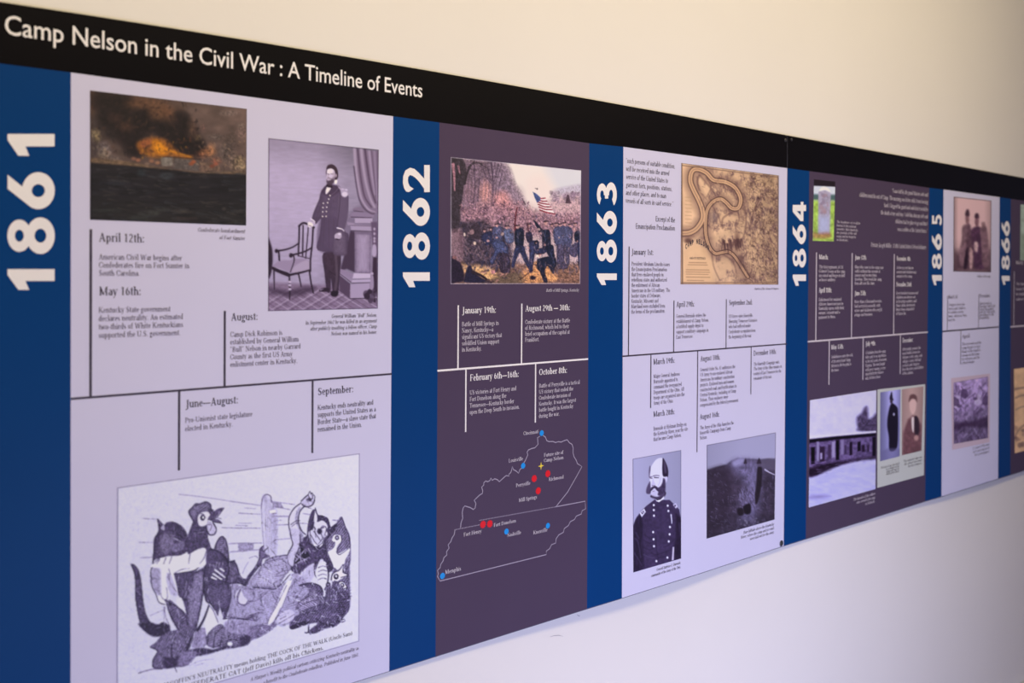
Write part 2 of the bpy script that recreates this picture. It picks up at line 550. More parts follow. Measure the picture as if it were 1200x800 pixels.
TOPS = [(-7, 1.2), (0, 2.2), (100, 17.2), (200, 32.8), (300, 48.8), (400, 65.4), (500, 82.4), (600, 100), (700, 117.8), (780, 132.2), (850, 145.3),
        (922.6, 158.6), (1000, 172.5), (1100, 190.3), (1200, 208.5), (1235, 214.8)]
HBS = [(-7, 73.4), (0, 74.4), (83, 85), (200, 101), (300, 114.5), (400, 128), (460.6, 136.3), (514.9, 143.5), (600, 155.2), (690.4, 167.8),
       (730.4, 172), (820, 184), (922.6, 197), (948.4, 200.5), (1020, 210), (1088.6, 220), (1105.6, 222), (1171.3, 231),
       (1184.5, 233), (1235, 240)]
BOTS = [(-7, 934), (83, 905), (200, 867), (300, 835.5), (380, 810), (456, 786), (510, 768.9), (600, 740.4), (687.7, 713), (728.7, 700.5), (820, 671.5),
        (918.4, 639.2), (944, 631.2), (1020, 607.5), (1083.9, 587), (1103.2, 581.5), (1169.5, 560.6), (1184, 556), (1235, 540)]


def yon(L, x):
    return float(np.interp(x, [p[0] for p in L], [p[1] for p in L]))


def seg(L, x0, x1):
    return [(x0, yon(L, x0))] + [p for p in L if x0 + 1 < p[0] < x1 - 1] + [(x1, yon(L, x1))]


def slab(name, x0t, x1t, x0b, x1b, parent):
    pts = seg(TOPS, x0t, x1t) + [(q[0], q[1] + .8) for q in seg(BOTS, x0b, x1b)[::-1]]
    n = len(pts)
    V = [at(x, y, 0) for x, y in pts] + [at(x, y, -0.006) for x, y in pts]
    V = [(a, (0.006 if i >= n else 0.0), c) for i, (a, b, c) in enumerate(V)]
    F = [list(range(n))[::-1], [n + i for i in range(n)]] + [[i, (i + 1) % n, n + (i + 1) % n, n + i] for i in range(n)]
    return link(name, mesh(name, V, F), 'core', parent)


def band(parent, xt0, xt1, xb0, xb1, m, name, label=None):
    pts = seg(HBS, xt0, xt1) + seg(BOTS, xb0, xb1)[::-1]
    return flat(name, pts, 0.0003, m, parent, label)


def header(parent, x0, x1):
    return flat('header_band', seg(TOPS, x0, x1) + seg(HBS, x0, x1)[::-1], 0.0003, 'black', parent, 'black band along the top edge')


B1 = root('timeline_board', 'long printed timeline board from 1861 to 1863 with white title on black header', 460)
B2 = root('timeline_board', 'farther printed timeline board running from 1864 to 1866, headed only by plain black', 1060)
slab('backing_board', -7, 922.4, -7, 918.3, B1)
slab('backing_board', 922.75, 1235, 918.7, 1235, B2)
H1 = header(B1, -7, 922.4)
header(B2, 922.75, 1235)
Y61 = band(B1, -7, 83, -7, 82.6, 'blue', 'year_band', 'blue band reading 1861')
P61 = band(B1, 83, 460.6, 82.6, 456, 'light', 'content_panel', 'pale lilac panel for 1861')
Y62 = band(B1, 460.6, 514.9, 456, 510.3, 'blue', 'year_band', 'blue band reading 1862')
P62 = band(B1, 514.9, 690.4, 510.3, 687.7, 'dark', 'content_panel', 'dark plum panel for 1862')
Y63 = band(B1, 690.4, 730.4, 687.7, 728.7, 'blue', 'year_band', 'blue band reading 1863')
P63 = band(B1, 730.4, 922.4, 728.7, 918.3, 'light', 'content_panel', 'pale lilac panel for 1863')
Y64 = band(B2, 922.75, 948.4, 918.7, 944.2, 'blue', 'year_band', 'blue band reading 1864')
P64 = band(B2, 948.4, 1088.9, 944.2, 1084, 'dark', 'content_panel', 'dark plum panel for 1864')
Y65 = band(B2, 1088.9, 1105.6, 1084, 1103.2, 'blue', 'year_band', 'blue band reading 1865')
P65 = band(B2, 1105.6, 1171.3, 1103.2, 1169.5, 'light', 'content_panel', 'pale lilac panel for 1865')
Y66 = band(B2, 1171.3, 1184.5, 1169.5, 1184, 'blue', 'year_band', 'blue band reading 1866')
P66 = band(B2, 1184.5, 1235, 1184, 1235, 'dark', 'content_panel', 'dark plum panel for 1866')


def screw(parent, x, y, r=0.006, label=None):
    U, V = uv(x, y)
    vs, fs = [], []
    n = 14
    prof = [(1.0, 0.0), (1.0, 0.0012), (0.75, 0.0026), (0.35, 0.0032), (0.30, 0.0024), (0.0, 0.0024)]
    for k, (q, h) in enumerate(prof[:-1]):
        for i in range(n):
            a = 2 * math.pi * i / n
            vs.append((U + r * q * math.cos(a), -0.0003 - h, V + r * q * math.sin(a)))
        if k:
            fs += [[(k - 1) * n + i, (k - 1) * n + (i + 1) % n, k * n + (i + 1) % n, k * n + i] for i in range(n)]
    fs.append([(len(prof) - 2) * n + i for i in range(n)])
    link('screw', mesh('screw', vs, fs), 'metal', parent, label)


screw(B1, 920.2, 164.2, 0.0055)
screw(B2, 927.2, 163.6, 0.0045)
screw(B1, 915.4, 636.4, 0.009)

# ---------------------------------------------------------------- title and years
text('title_lettering', 'Camp Nelson in the Civil War : A Timeline of Events', 5.5, 39.8, 39.8, 495, 22.3, H1, 'white', 'h')
year('1861', Y61, 63.7, 8.7, [(339.5, 315.3), (297.5, 254.7), (245, 201.7), (182.5, 157)])
year('1862', Y62, 503.4, 471.9, [(336.4, 319), (304.2, 272.3), (264.6, 231.8), (225, 193.3)])
year('1863', Y63, 722.5, 699.2, [(333.8, 320.3), (307.6, 280.6), (274.4, 247), (240, 213.6)])
year('1864', Y64, 944.3, 928.7, [(334.7, 321.6), (313.3, 291.3), (286, 263), (259, 236.4)])
year('1865', Y65, 1103.4, 1092, [(334, 322.2), (315.3, 296.9), (293, 274), (264, 251.5)])
year('1866', Y66, 1183, 1173.6, [(333.5, 323.1), (316, 299), (296.5, 278.5), (276.6, 259)])

HD, PG, CP = 'heading', 'paragraph', 'caption'
# ---------------------------------------------------------------- 1861
rule(P61, 83, 467.2, 459, 438, .0038, off=.0005)
rule(P61, 106, 268.5, 106.3, 465, .0042)
rule(P61, 263.3, 364, 263, 453.2, .0042)
rule(P61, 209.7, 457.5, 209.7, 551, .0042)
rule(P61, 366, 445.5, 366, 530.6, .0042)
text(HD, 'April 12th:', 115.9, 282.8, 282.8, 168.5, 10.2, P61, 'ink', 'sb')
text(PG, ['American Civil War begins after', 'Confederates fire on Fort Sumter in', 'South Carolina.'], 115.7, 304, 323, 221.8, 6.7, P61, 'ink2')
text(CP, ['Confederate bombardment', 'of Fort Sumter'], 231.8, 273.2, 281.4, 287.2, 4.6, P61, 'ink2', 'it', 'R')
text(HD, 'May 16th:', 116.3, 346, 346, 164.6, 10, P61, 'ink', 'sb')
text(PG, ['Kentucky State government', 'declares neutrality. An estimated', 'two-thirds of White Kentuckians', 'supported the U.S. government.'],
     115.5, 366.5, 396, 214.6, 6.7, P61, 'ink2')
text(HD, 'August:', 270.7, 375.6, 375.6, 301.5, 8.8, P61, 'ink', 'sb')
text(PG, ['Camp Dick Robinson is', 'established by General William', '\u201cBull\u201d Nelson in nearby Garrard', 'County as the first US Army', 'enlistment center in Kentucky.'],
     269.6, 394.8, 430, 351.8, 6.2, P61, 'ink2')
text(CP, ['General William \u201cBull\u201d Nelson.', 'In September 1862 he was killed in an argument', 'after publicly insulting a fellow officer. Camp', 'Nelson was named in his honor.'],
     357.8, 371, 390.8, 441.4, 4.3, P61, 'ink', 'it', 'R')
text(HD, 'June\u2014August:', 217.2, 477.7, 477.7, 278.4, 9.2, P61, 'ink', 'sb')
text(PG, ['Pro-Unionist state legislature', 'elected in Kentucky.'], 216.8, 495.4, 505.3, 295.5, 6.3, P61, 'ink2')
text(HD, 'September:', 372.2, 462.9, 462.9, 413.5, 8.4, P61, 'ink', 'sb')
text(PG, ['Kentucky ends neutrality and', 'supports the United States as a', 'Border State\u2014a slave state that', 'remained in the Union.'],
     372, 480.4, 505.9, 440.4, 6.0, P61, 'ink')
# ---------------------------------------------------------------- 1862
rule(P62, 512.4, 434.3, 689, 420.5, .0040, 'white', .0005)
rule(P62, 536.9, 357.6, 536.4, 432.2, .0036, 'white')
rule(P62, 611.3, 355.6, 610.9, 426.3, .0036, 'white')
rule(P62, 546, 432.2, 545.3, 506, .0036, 'white')
rule(P62, 627.7, 425.7, 626.9, 495, .0036, 'white')
text(CP, 'Battle of Mill Springs, Kentucky.', 640, 341.4, 341.4, 678.6, 3.6, P62, 'white2', 'it', 'R')
text(HD, 'January 19th:', 541.4, 367.3, 367.3, 580.8, 7.6, P62, 'white', 'sb')
text(PG, ['Battle of Mill Springs in', 'Nancy, Kentucky\u2014a', 'significant US victory that', 'solidified Union support', 'in Kentucky.'],
     541.1, 382.3, 412, 587.8, 5.2, P62, 'white2')
text(HD, 'August 29th \u2014 30th:', 615.6, 364.7, 364.7, 667.5, 7.0, P62, 'white', 'sb')
text(PG, ['Confederate victory at the Battle', 'of Richmond, which led to their', 'brief occupation of the capital at', 'Frankfort.'],
     615.2, 379.5, 400.5, 667.5, 4.9, P62, 'white2')
text(HD, 'February 6th\u201416th:', 550.6, 446.3, 446.3, 607.5, 7.6, P62, 'white', 'sb')
text(PG, ['US victories at Fort Henry and', 'Fort Donelson along the', 'Tennessee\u2014Kentucky border', 'open the Deep South to invasion.'],
     550.2, 462.5, 485.4, 608.4, 5.2, P62, 'white2')
text(HD, 'October 8th:', 631.6, 439.4, 439.4, 664, 7.2, P62, 'white', 'sb')
text(PG, ['Battle of Perryville is a tactical', 'US victory that ended the', 'Confederate invasion of', 'Kentucky. It was the largest', 'battle fought in Kentucky', 'during the war.'],
     631.4, 454.3, 489.6, 679, 4.7, P62, 'white2')
# ---------------------------------------------------------------- 1863
rule(P63, 728.7, 417.4, 922, 402.8, .0038, off=.0005)
rule(P63, 736.9, 288.7, 736.4, 416, .0038)
rule(P63, 789.6, 352, 789.2, 412, .0038)
rule(P63, 851, 350.5, 850.6, 407.6, .0038)
rule(P63, 762.6, 415.3, 762.3, 477.9, .0038)
rule(P63, 817.4, 411.2, 816.6, 529.5, .0038)
rule(P63, 880.2, 406.5, 879.6, 462, .0038)
text('quotation', ['\u201csuch persons of suitable condition,', 'will be received into the armed', 'service of the United States to', 'garrison forts, positions, stations,', 'and other places, and to man', 'vessels of all sorts in said service.\u201d'],
     733.4, 190.8, 237.6, 790.4, 5.8, P63, 'ink', 'i')
text(PG, ['Excerpt of the', 'Emancipation Proclamation'], 744.8, 260.6, 270.2, 790.8, 6.0, P63, 'ink', 's', 'R')
text(HD, 'January 1st:', 739.9, 298.2, 298.2, 765.3, 6.8, P63, 'ink', 'sb')
text(PG, ['President Abraham Lincoln issues', 'the Emancipation Proclamation', 'that frees enslaved people in', 'rebellious states and authorized', 'the enlistment of African', 'Americans in the US military. The', 'border states of Delaware,', 'Kentucky, Missouri and', 'Maryland were excluded from', 'the terms of the proclamation.'],
     739.7, 311.1, 367.5, 785, 4.6, P63, 'ink2')
text(HD, 'April 29th:', 792.5, 359.6, 359.6, 813.4, 6.4, P63, 'ink', 'sb')
text(PG, ['General Burnside orders the', 'establishment of Camp Nelson,', 'a fortified supply depot to', 'support a military campaign in', 'East Tennessee.'],
     792.3, 372.4, 396.9, 830.3, 4.3, P63, 'ink2')
text(HD, 'September 2nd:', 854.1, 357.5, 357.5, 881.3, 6.0, P63, 'ink', 'sb')
text(PG, ['US forces enter Knoxville,', 'liberating Tennessee Unionists', 'who had suffered under', 'Confederate occupation from', 'the beginning of the war.'],
     853.7, 372.4, 396.6, 886.9, 4.0, P63, 'ink2')
text(CP, 'Courtesy of the Library of Congress', 883.8, 339.2, 339.2, 912.3, 2.6, P63, 'ink2', 'it', 'R')
text(HD, 'March 19th:', 765.6, 427.1, 427.1, 790.3, 6.6, P63, 'ink', 'sb')
text(PG, ['Major General Ambrose', 'Burnside appointed to', 'command the reorganized', 'Department of the Ohio. All', 'troops are organized into the', 'Army of the Ohio.'],
     765.7, 443, 474.4, 802, 4.5, P63, 'ink2')
text(HD, 'March 28th:', 765.6, 488.4, 488.4, 790.3, 6.4, P63, 'ink', 'sb')
text(PG, ['Burnside at Hickman Bridge on', 'the Kentucky River, near the site', 'that became Camp Nelson.'], 765.6, 504.5, 516.9, 805.8, 4.5, P63, 'ink2')
text(HD, 'August 10th:', 820.6, 423.2, 423.2, 843.5, 6.2, P63, 'ink', 'sb')
text(PG, ['General Order No. 41 authorizes the', 'US Army to use enslaved African', 'Americans for military construction', 'projects. Enslaved men and women', 'constructed roads and fortifications in', 'Central Kentucky, including at Camp', 'Nelson. Their enslavers were', 'compensated by the federal government.'],
     820.3, 435.2, 476.6, 865.4, 4.2, P63, 'ink2')
text(HD, 'August 16th:', 820, 491.3, 491.3, 842.7, 6.2, P63, 'ink', 'sb')
text(PG, ['The Army of the Ohio launches the', 'Knoxville Campaign from Camp', 'Nelson.'], 820, 503.3, 515.1, 859.5, 4.2, P63, 'ink2')
text(HD, 'December 14th:', 883, 416.6, 416.6, 909.3, 5.8, P63, 'ink', 'sb')
text(PG, ['The Knoxville Campaign ends.', 'The Army of the Ohio remains in', 'control of East Tennessee for the', 'remainder of the war.'],
     883, 428.5, 445.2, 915.8, 3.9, P63, 'ink2')
text(CP, ['General Ambrose E. Burnside,', 'commander of the Army of the Ohio.'], 763, 660.3, 665.4, 797.4, 3.2, P63, 'ink', 'it', 'R')
text(CP, ['Bare hillside above the Kentucky', 'River, where the camp and its roads', 'were laid out for the army.'], 868, 615, 624.4, 907, 3.2, P63, 'ink', 'it', 'R')
# ---------------------------------------------------------------- 1864
rule(P64, 946.5, 400.2, 1087, 389, .0050, 'white2', .0005)
for a in ((956.4, 295.8, 956, 399), (998.3, 296.5, 997.7, 396), (1047.8, 297.7, 1047, 391.8), (971.7, 399, 971.2, 450.6),
          (1011.4, 396, 1011, 445), (1055, 392, 1054.6, 438)):
    rule(P64, *a, .0052, 'white2')
text('quotation', ['\u201cI was told by the guard that my wife and', 'children must be out of Camp. The morning was bitter cold. It was freezing', 'hard. I begged the guard and said that it would be', 'the death of my sick boy. I told him that my wife and', 'children had no place to go and that I', 'was a soldier of the United States.\u201d'],
     1006.7, 230.6, 272.9, 1087.2, 4.6, P64, 'white2', 'i', 'R')
text(PG, 'Private Joseph Miller, 124th United States Colored Infantry', 1020.3, 292, 292, 1085.3, 4.8, P64, 'white2', 'i', 'R')
text(CP, ['The headstone of a soldier', 'buried in the national', 'cemetery that stands by', 'the grounds of the old', 'camp and its hospital', 'in Kentucky.'], 980.3, 261, 282, 1007.7, 2.8, P64, 'white2', 'it')
text(HD, 'March:', 959.7, 303.6, 303.6, 970.2, 5.6, P64, 'white', 'sb')
text(PG, ['The first regiments of US', 'Colored Troops at the camp', 'are raised and begin to drill', 'as heavy artillery.'], 959.6, 314.2, 329.4, 990, 3.7, P64, 'white2')
text(HD, 'April 18th:', 959.4, 342.6, 342.6, 974.3, 5.6, P64, 'white', 'sb')
text(PG, ['Enlistment for enslaved', 'African American men in', 'Kentucky opens with their', 'owners\u2019 consent and a', 'payment to them.'], 959.2, 352.8, 373.4, 989, 3.7, P64, 'white2')
text(HD, 'June 13th:', 1001.7, 304, 304, 1015.2, 5.4, P64, 'white', 'sb')
text(PG, ['Men who come to the camp may', 'enlist without the consent of', 'owners and receive their', 'freedom. They reach the camp', 'from all over the state.'], 1001.6, 314.4, 333.5, 1035, 3.6, P64, 'white2')
text(HD, 'June 25th:', 1001.3, 346, 346, 1014.5, 5.4, P64, 'white', 'sb')
text(PG, ['More than a thousand recruits', 'had arrived in a month, with', 'wives and children who sought', 'refuge and freedom.'], 1001.2, 355.1, 370.6, 1033.5, 3.6, P64, 'white2')
text(HD, 'November 4th:', 1050.5, 305.3, 305.3, 1066.8, 5.2, P64, 'white', 'sb')
text(PG, ['Orders go out that no', 'women and children may', 'remain in the camp.'], 1050.5, 315, 325, 1073.7, 3.4, P64, 'white2')
text(HD, 'November 23rd:', 1050.2, 335.6, 335.6, 1068, 5.2, P64, 'white', 'sb')
text(PG, ['Four hundred women and', 'children are driven out', 'in freezing weather, and', 'their cabins destroyed.', 'More than a hundred', 'of them die.'], 1050, 345, 369, 1075.4, 3.4, P64, 'white2')
text(HD, 'May 15th:', 974.1, 409.4, 409.4, 988.4, 5.4, P64, 'white', 'sb')
text(PG, ['Ambulances carry the sick', 'of the army from Camp', 'Nelson to the hospital in', 'the town.'], 974, 419.8, 435.6, 999, 3.6, P64, 'white2')
text(HD, 'July 9th:', 1014.1, 405.3, 405.3, 1025.6, 5.2, P64, 'white', 'sb')
text(PG, ['A battalion from the camp', 'takes part in an expedition', 'to the salt works of western', 'Virginia. The men fought', 'with great courage, as was', 'reported by the officers', 'who led them there.'], 1014, 415, 444.8, 1038.5, 3.5, P64, 'white2')
text(HD, 'December:', 1057.5, 401.3, 401.3, 1069.6, 5.0, P64, 'white', 'sb')
text(PG, ['After public protest, the', 'army builds a home for', 'refugees at the camp, with', 'cottages, a mess hall and', 'a school, and Congress', 'frees the wives and children', 'of the soldiers.'], 1057.2, 410.8, 439.2, 1082, 3.4, P64, 'white2')
text(CP, ['The barracks of the soldiers', 'who served in the camp', 'in Kentucky.'], 1000, 579.3, 588.2, 1025.3, 3.0, P64, 'white2', 'it', 'R')
# ---------------------------------------------------------------- 1865
rule(P65, 1104.4, 388.2, 1170.2, 383, .0055, off=.0005)
for a in ((1110.2, 346.5, 1110, 387.6), (1146.8, 345, 1146.5, 384.6), (1125.8, 386.8, 1125.5, 427)):
    rule(P65, *a, .0045, 'ink2')
text(HD, 'March 3rd:', 1111.4, 349.9, 349.9, 1122.3, 4.4, P65, 'ink2', 'sb')
text(PG, ['Congress frees the', 'wives and children', 'of soldiers in the', 'army, wherever they', 'may be.'], 1111.2, 358.6, 376.4, 1132.8, 3.3, P65, 'ink2')
text(HD, 'December:', 1147.7, 348.6, 348.6, 1160.3, 4.3, P65, 'ink2', 'sb')
text(PG, ['Slavery ends in', 'Kentucky and in the', 'rest of the country', 'with the Thirteenth', 'Amendment to the', 'Constitution.'], 1147.6, 357, 374, 1166, 3.3, P65, 'ink2')
text(HD, 'April:', 1127, 396.2, 396.2, 1136.8, 4.4, P65, 'ink2', 'sb')
text(PG, ['The war ends and the', 'camp begins to close.', 'Many of the families', 'remain in the home', 'for refugees and the', 'school nearby.'], 1127, 404.8, 426.8, 1149.8, 3.3, P65, 'ink2')
text(CP, 'Soldiers of the camp.', 1144.8, 325, 325, 1160.8, 2.6, P65, 'ink2', 'it', 'R')
text(CP, ['A scene of the war', 'as it was engraved', 'for a newspaper.'], 1139.5, 521.4, 529.6, 1159.4, 2.8, P65, 'ink2', 'it', 'R')
# ---------------------------------------------------------------- 1866
rule(P66, 1184, 382.8, 1235, 379, .0055, 'white2', .0005)
rule(P66, 1188.2, 318, 1188, 382, .0045, 'white2')
text(HD, 'March:', 1190.5, 309.5, 309.5, 1199, 4.2, P66, 'white2', 'sb')
text(PG, ['The last of the army', 'leaves the camp and', 'its buildings are', 'sold or torn down.'], 1190.5, 334, 352, 1214, 3.2, P66, 'white2')

# ---------------------------------------------------------------- outline map on the 1862 panel
def Zs(s, x0, y0, k):
    v = [float(t) for t in s.split()]
    return [(x0 + v[i] / k, y0 + v[i + 1] / k) for i in range(0, len(v), 2)]


def outline(parts, w):
    VV, FF = [], []
    for P in parts:
        V, F = path_mesh([uv(*p) for p in P], w, 0.0006)
        n = len(VV)
        VV += V
        FF += [[q + n for q in f] for f in F]
    return link('state_outline', mesh('state_outline', VV, FF), 'grey', P62, 'thin outline of two neighbouring states')


E_ = (500, 490, 4)
dots = []
for a, b, n in (((130, 522), (250, 498), 22), ((246, 478), (600, 415), 62)):
    for i in range(n):
        t0, t1 = i / n, (i + .5) / n
        dots.append(Zs(' '.join(str(v) for v in (a[0] + (b[0] - a[0]) * t0, a[1] + (b[1] - a[1]) * t0,
                                                 a[0] + (b[0] - a[0]) * t1, a[1] + (b[1] - a[1]) * t1)), *E_))
outline([Zs('530 84 519 90 521 122 506 138 492 141 476 148 470 158 473 172 462 196 452 214 446 232 436 240 430 257 418 246 406 240 401 226 397 244 393 254 384 262 386 270 371 268 360 278 350 287 340 297 330 287 318 283 306 290 300 279 296 291 285 297 277 293 268 300 266 314 257 322 262 338 260 352 246 360 232 374 222 384 230 398 226 420 218 427 204 418 190 414 178 410 170 420 166 440 168 468 160 490 158 512', *E_),
         Zs('545 80 556 88 562 104 572 109 590 108 604 113 616 109 630 111 642 105 658 100 668 114 681 122 686 140 685 160 690 180 700 196 706 212 727 226 700 275 660 345 605 414', *E_),
         Zs('132 522 128 545 118 560 112 578 100 592 104 608 92 625 94 640 80 652 76 668 66 682 62 700 50 712 54 728 50 740 62 762 560 638 560 622 576 610 584 592 604 584 606 564 618 546 640 534 644 516 664 502 672 484 692 474 700 458 724 448 728 432 744 424 742 388 600 415', *E_)] + dots, .0021)


def marker(name, x, y, r, m, n=20, star=None, parent=P62):
    U, V = uv(500 + x / 4, 490 + y / 4)
    vs = []
    for i in range(n):
        q = r * (star if (star and i % 2) else 1.0)
        a = 2 * math.pi * i / n + math.pi / 2
        vs.append((U + q * math.cos(a), -0.0008, V + q * math.sin(a)))
    return link(name, mesh(name, vs + [(U, -0.0008, V)], [[i, n, (i + 1) % n] for i in range(n)]), m, parent)


for x, y in ((538, 69), (451, 222), (73, 738), (373, 530), (567, 503)):
    marker('city_dot', x, y, .0066, 'sky')
for x, y in ((503, 282), (567, 259), (522, 339), (263, 497), (295, 494)):
    marker('battle_burst', x, y, .0092, 'red', 22, .74)
marker('camp_star', 535, 223, .0095, 'yellow', 8, .28)
for s, x0, x1, y, cap in (('Cincinnati', 453, 523, 79, 17), ('Louisville', 384, 450, 207, 17), ('Perryville', 418, 484, 323, 17),
                          ('Richmond', 572, 640, 294, 16), ('Mill Springs', 432, 516, 392, 17), ('Fort Donelson', 314, 417, 509, 17),
                          ('Fort Henry', 173, 256, 554, 18), ('Nashville', 377, 441, 556, 17), ('Knoxville', 499, 565, 544, 17),
                          ('Memphis', 87, 160, 730, 19)):
    q = Zs(f'{x0} {y} {x1} {y}', *E_)
    text('map_label', s, q[0][0], q[0][1], q[0][1], q[1][0], cap / 4, P62, 'white2', 's')
text('map_label', ['Future site of', 'Camp Nelson'], 637.3, 535.2, 541.4, 660, 4.2, P62, 'white2', 's')

# ================================================================ printed pictures
# Each is a fine grid whose vertices carry printed colour, drawn here with plain shapes.
def _hash(ix, iy, seed):
    n = (ix.astype(np.int64) * 374761393 + iy.astype(np.int64) * 668265263 + seed * 1442695041) & 0xffffffff
    n = ((n ^ (n >> 13)) * 1274126177) & 0xffffffff
    return ((n ^ (n >> 16)) & 0xffff) / 65535.0


def vnoise(x, y, seed):
    ix, iy = np.floor(x), np.floor(y)
    fx, fy = x - ix, y - iy
    fx, fy = fx * fx * (3 - 2 * fx), fy * fy * (3 - 2 * fy)
    a, b = _hash(ix, iy, seed), _hash(ix + 1, iy, seed)
    c, d = _hash(ix, iy + 1, seed), _hash(ix + 1, iy + 1, seed)
    return (a * (1 - fx) + b * fx) * (1 - fy) + (c * (1 - fx) + d * fx) * fy


def fbm(x, y, seed=1, o=3):
    r, a, t = 0, 1, 0
    for i in range(o):
        r = r + a * vnoise(x * 2 ** i, y * 2 ** i, seed + i * 7)
        t += a
        a *= .55
    return r / t


def spl(P, closed=False, n=5):
    P = np.array(P, float)
    m = len(P)
    if m < 3:
        return P
    out = []
    rng = range(m if closed else m - 1)
    for i in rng:
        if closed:
            a, b, c, d = P[(i - 1) % m], P[i], P[(i + 1) % m], P[(i + 2) % m]
        else:
            a, b, c, d = P[max(i - 1, 0)], P[i], P[i + 1], P[min(i + 2, m - 1)]
        for k in range(n):
            t = k / n
            out.append(.5 * ((2 * b) + (c - a) * t + (2 * a - 5 * b + 4 * c - d) * t * t + (3 * b - a - 3 * c + d) * t ** 3))
    if not closed:
        out.append(P[-1])
    return np.array(out)


class Pic:
    def __init__(self, tl, tr, br, bl, step, base):
        q = [np.array(uv(*p)) for p in (tl, tr, br, bl)]
        nx = int(max(tr[0] - tl[0], 4) / step) + 1
        ny = int(max(bl[1] - tl[1], br[1] - tr[1]) / step) + 1
        s, t = np.meshgrid(np.linspace(0, 1, nx + 1), np.linspace(0, 1, ny + 1))
        s, t = s.ravel(), t.ravel()
        # even steps in the photograph give finer cells where the print is nearer: fine for a flat print
        self.UV = (q[0][None] * ((1 - s) * (1 - t))[:, None] + q[1][None] * (s * (1 - t))[:, None]
                   + q[2][None] * (s * t)[:, None] + q[3][None] * ((1 - s) * t)[:, None])
        self.X, self.Y = px(self.UV[:, 0], self.UV[:, 1])
        self.s, self.t = s, t
        self.nx, self.ny = nx, ny
        self.C = np.tile(np.array(base, float), (len(s), 1))
        self.rim = None
        self.z(0, 0, 1)

    def z(self, x0, y0, k):
        self.x0, self.y0, self.k = x0, y0, k
        return self

    def P(self, s):
        if isinstance(s, str):
            v = [float(t) for t in s.split()]
            s = [(v[i], v[i + 1]) for i in range(0, len(v), 2)]
        P = np.array(s, float)
        return np.c_[self.x0 + P[:, 0] / self.k, self.y0 + P[:, 1] / self.k]

    def _in(self, lo, hi, pad):
        return np.nonzero((self.X > lo[0] - pad) & (self.X < hi[0] + pad) & (self.Y > lo[1] - pad) & (self.Y < hi[1] + pad))[0]

    def _mix(self, ix, a, col, tex=None):
        c = np.array(col, float)
        if tex:
            amt, sx, sy, seed = tex
            n = fbm(self.X[ix] / sx, self.Y[ix] / sy, seed) - .5
            c = c[None] * (1 + 2 * amt * n)[:, None]
        self.C[ix] = self.C[ix] * (1 - a)[:, None] + c * a[:, None]

    def poly(self, s, col, soft=.5, sm=True, a=1.0, tex=None, hatch=None, rim=None):
        P = self.P(s)
        if sm:
            P = spl(P, True, 4)
        ix = self._in(P.min(0), P.max(0), soft * 1.5)
        if not len(ix):
            return self
        x, y = self.X[ix], self.Y[ix]
        d2 = np.full(len(ix), 1e9)
        ins = np.zeros(len(ix), bool)
        for i in range(len(P)):
            ax, ay = P[i - 1]
            bx, by = P[i]
            ex, ey = bx - ax, by - ay
            l = ex * ex + ey * ey + 1e-12
            t = np.clip(((x - ax) * ex + (y - ay) * ey) / l, 0, 1)
            d2 = np.minimum(d2, (x - ax - t * ex) ** 2 + (y - ay - t * ey) ** 2)
            c = (ay > y) != (by > y)
            if ey:
                ins ^= c & (x < ex * (y - ay) / ey + ax)
        d = np.sqrt(d2) * np.where(ins, 1, -1)
        al = np.clip(.5 + d / (2 * soft), 0, 1) * a
        self._mix(ix, al, col, tex)
        rim = rim or (self.rim if hatch or tex else None)
        if rim:
            e = np.exp(-np.sqrt(d2) / rim[0]) * al * rim[2] * (.6 + .8 * fbm(x / 2.2, y / 2.2, 31))
            self._mix(ix, np.clip(e, 0, 1), rim[1])
        if hatch:
            ang, per, hc, ha = hatch
            ca, sa = math.cos(math.radians(ang)), math.sin(math.radians(ang))
            w = .5 + .5 * np.sin((x * ca + y * sa + 2.5 * fbm(x / 8, y / 8, 5)) * 2 * math.pi / (per * 1.55))
            self._mix(ix, np.clip(al * w * ha * 1.2 * (.4 + 1.2 * fbm(x / 3, y / 3, 9)), 0, 1), hc)
        return self

    def line(self, s, w, col, w2=None, a=1.0, soft=.45, sm=True, tex=None):
        """stroke; w, w2 full widths in the current zoom's pixels"""
        P = self.P(s)
        if sm:
            P = spl(P)
        w, w2 = w / self.k, (w if w2 is None else w2) / self.k
        ix = self._in(P.min(0), P.max(0), max(w, w2) + soft)
        if not len(ix):
            return self
        x, y = self.X[ix], self.Y[ix]
        m = np.full(len(ix), -9.)
        n = len(P) - 1
        for i in range(n):
            ax, ay = P[i]
            bx, by = P[i + 1]
            ex, ey = bx - ax, by - ay
            l = ex * ex + ey * ey + 1e-12
            t = np.clip(((x - ax) * ex + (y - ay) * ey) / l, 0, 1)
            r = .5 * (w + (w2 - w) * (i + t) / n)
            m = np.maximum(m, r - np.sqrt((x - ax - t * ex) ** 2 + (y - ay - t * ey) ** 2))
        self._mix(ix, np.clip(.5 + m / (2 * soft), 0, 1) * a, col, tex)
        return self

    def ell(self, cx, cy, rx, ry, col, soft=.5, rot=0, a=1.0, tex=None):
        cx, cy = self.x0 + cx / self.k, self.y0 + cy / self.k
        rx, ry = rx / self.k, ry / self.k
        r = max(rx, ry)
        ix = self._in((cx - r, cy - r), (cx + r, cy + r), soft * 2)
        if not len(ix):
            return self
        x, y = self.X[ix] - cx, self.Y[ix] - cy
        c, s_ = math.cos(math.radians(rot)), math.sin(math.radians(rot))
        q = np.hypot((x * c + y * s_) / rx, (-x * s_ + y * c) / ry)
        self._mix(ix, np.clip(.5 + (1 - q) * min(rx, ry) / (2 * soft), 0, 1) * a, col, tex)
        return self

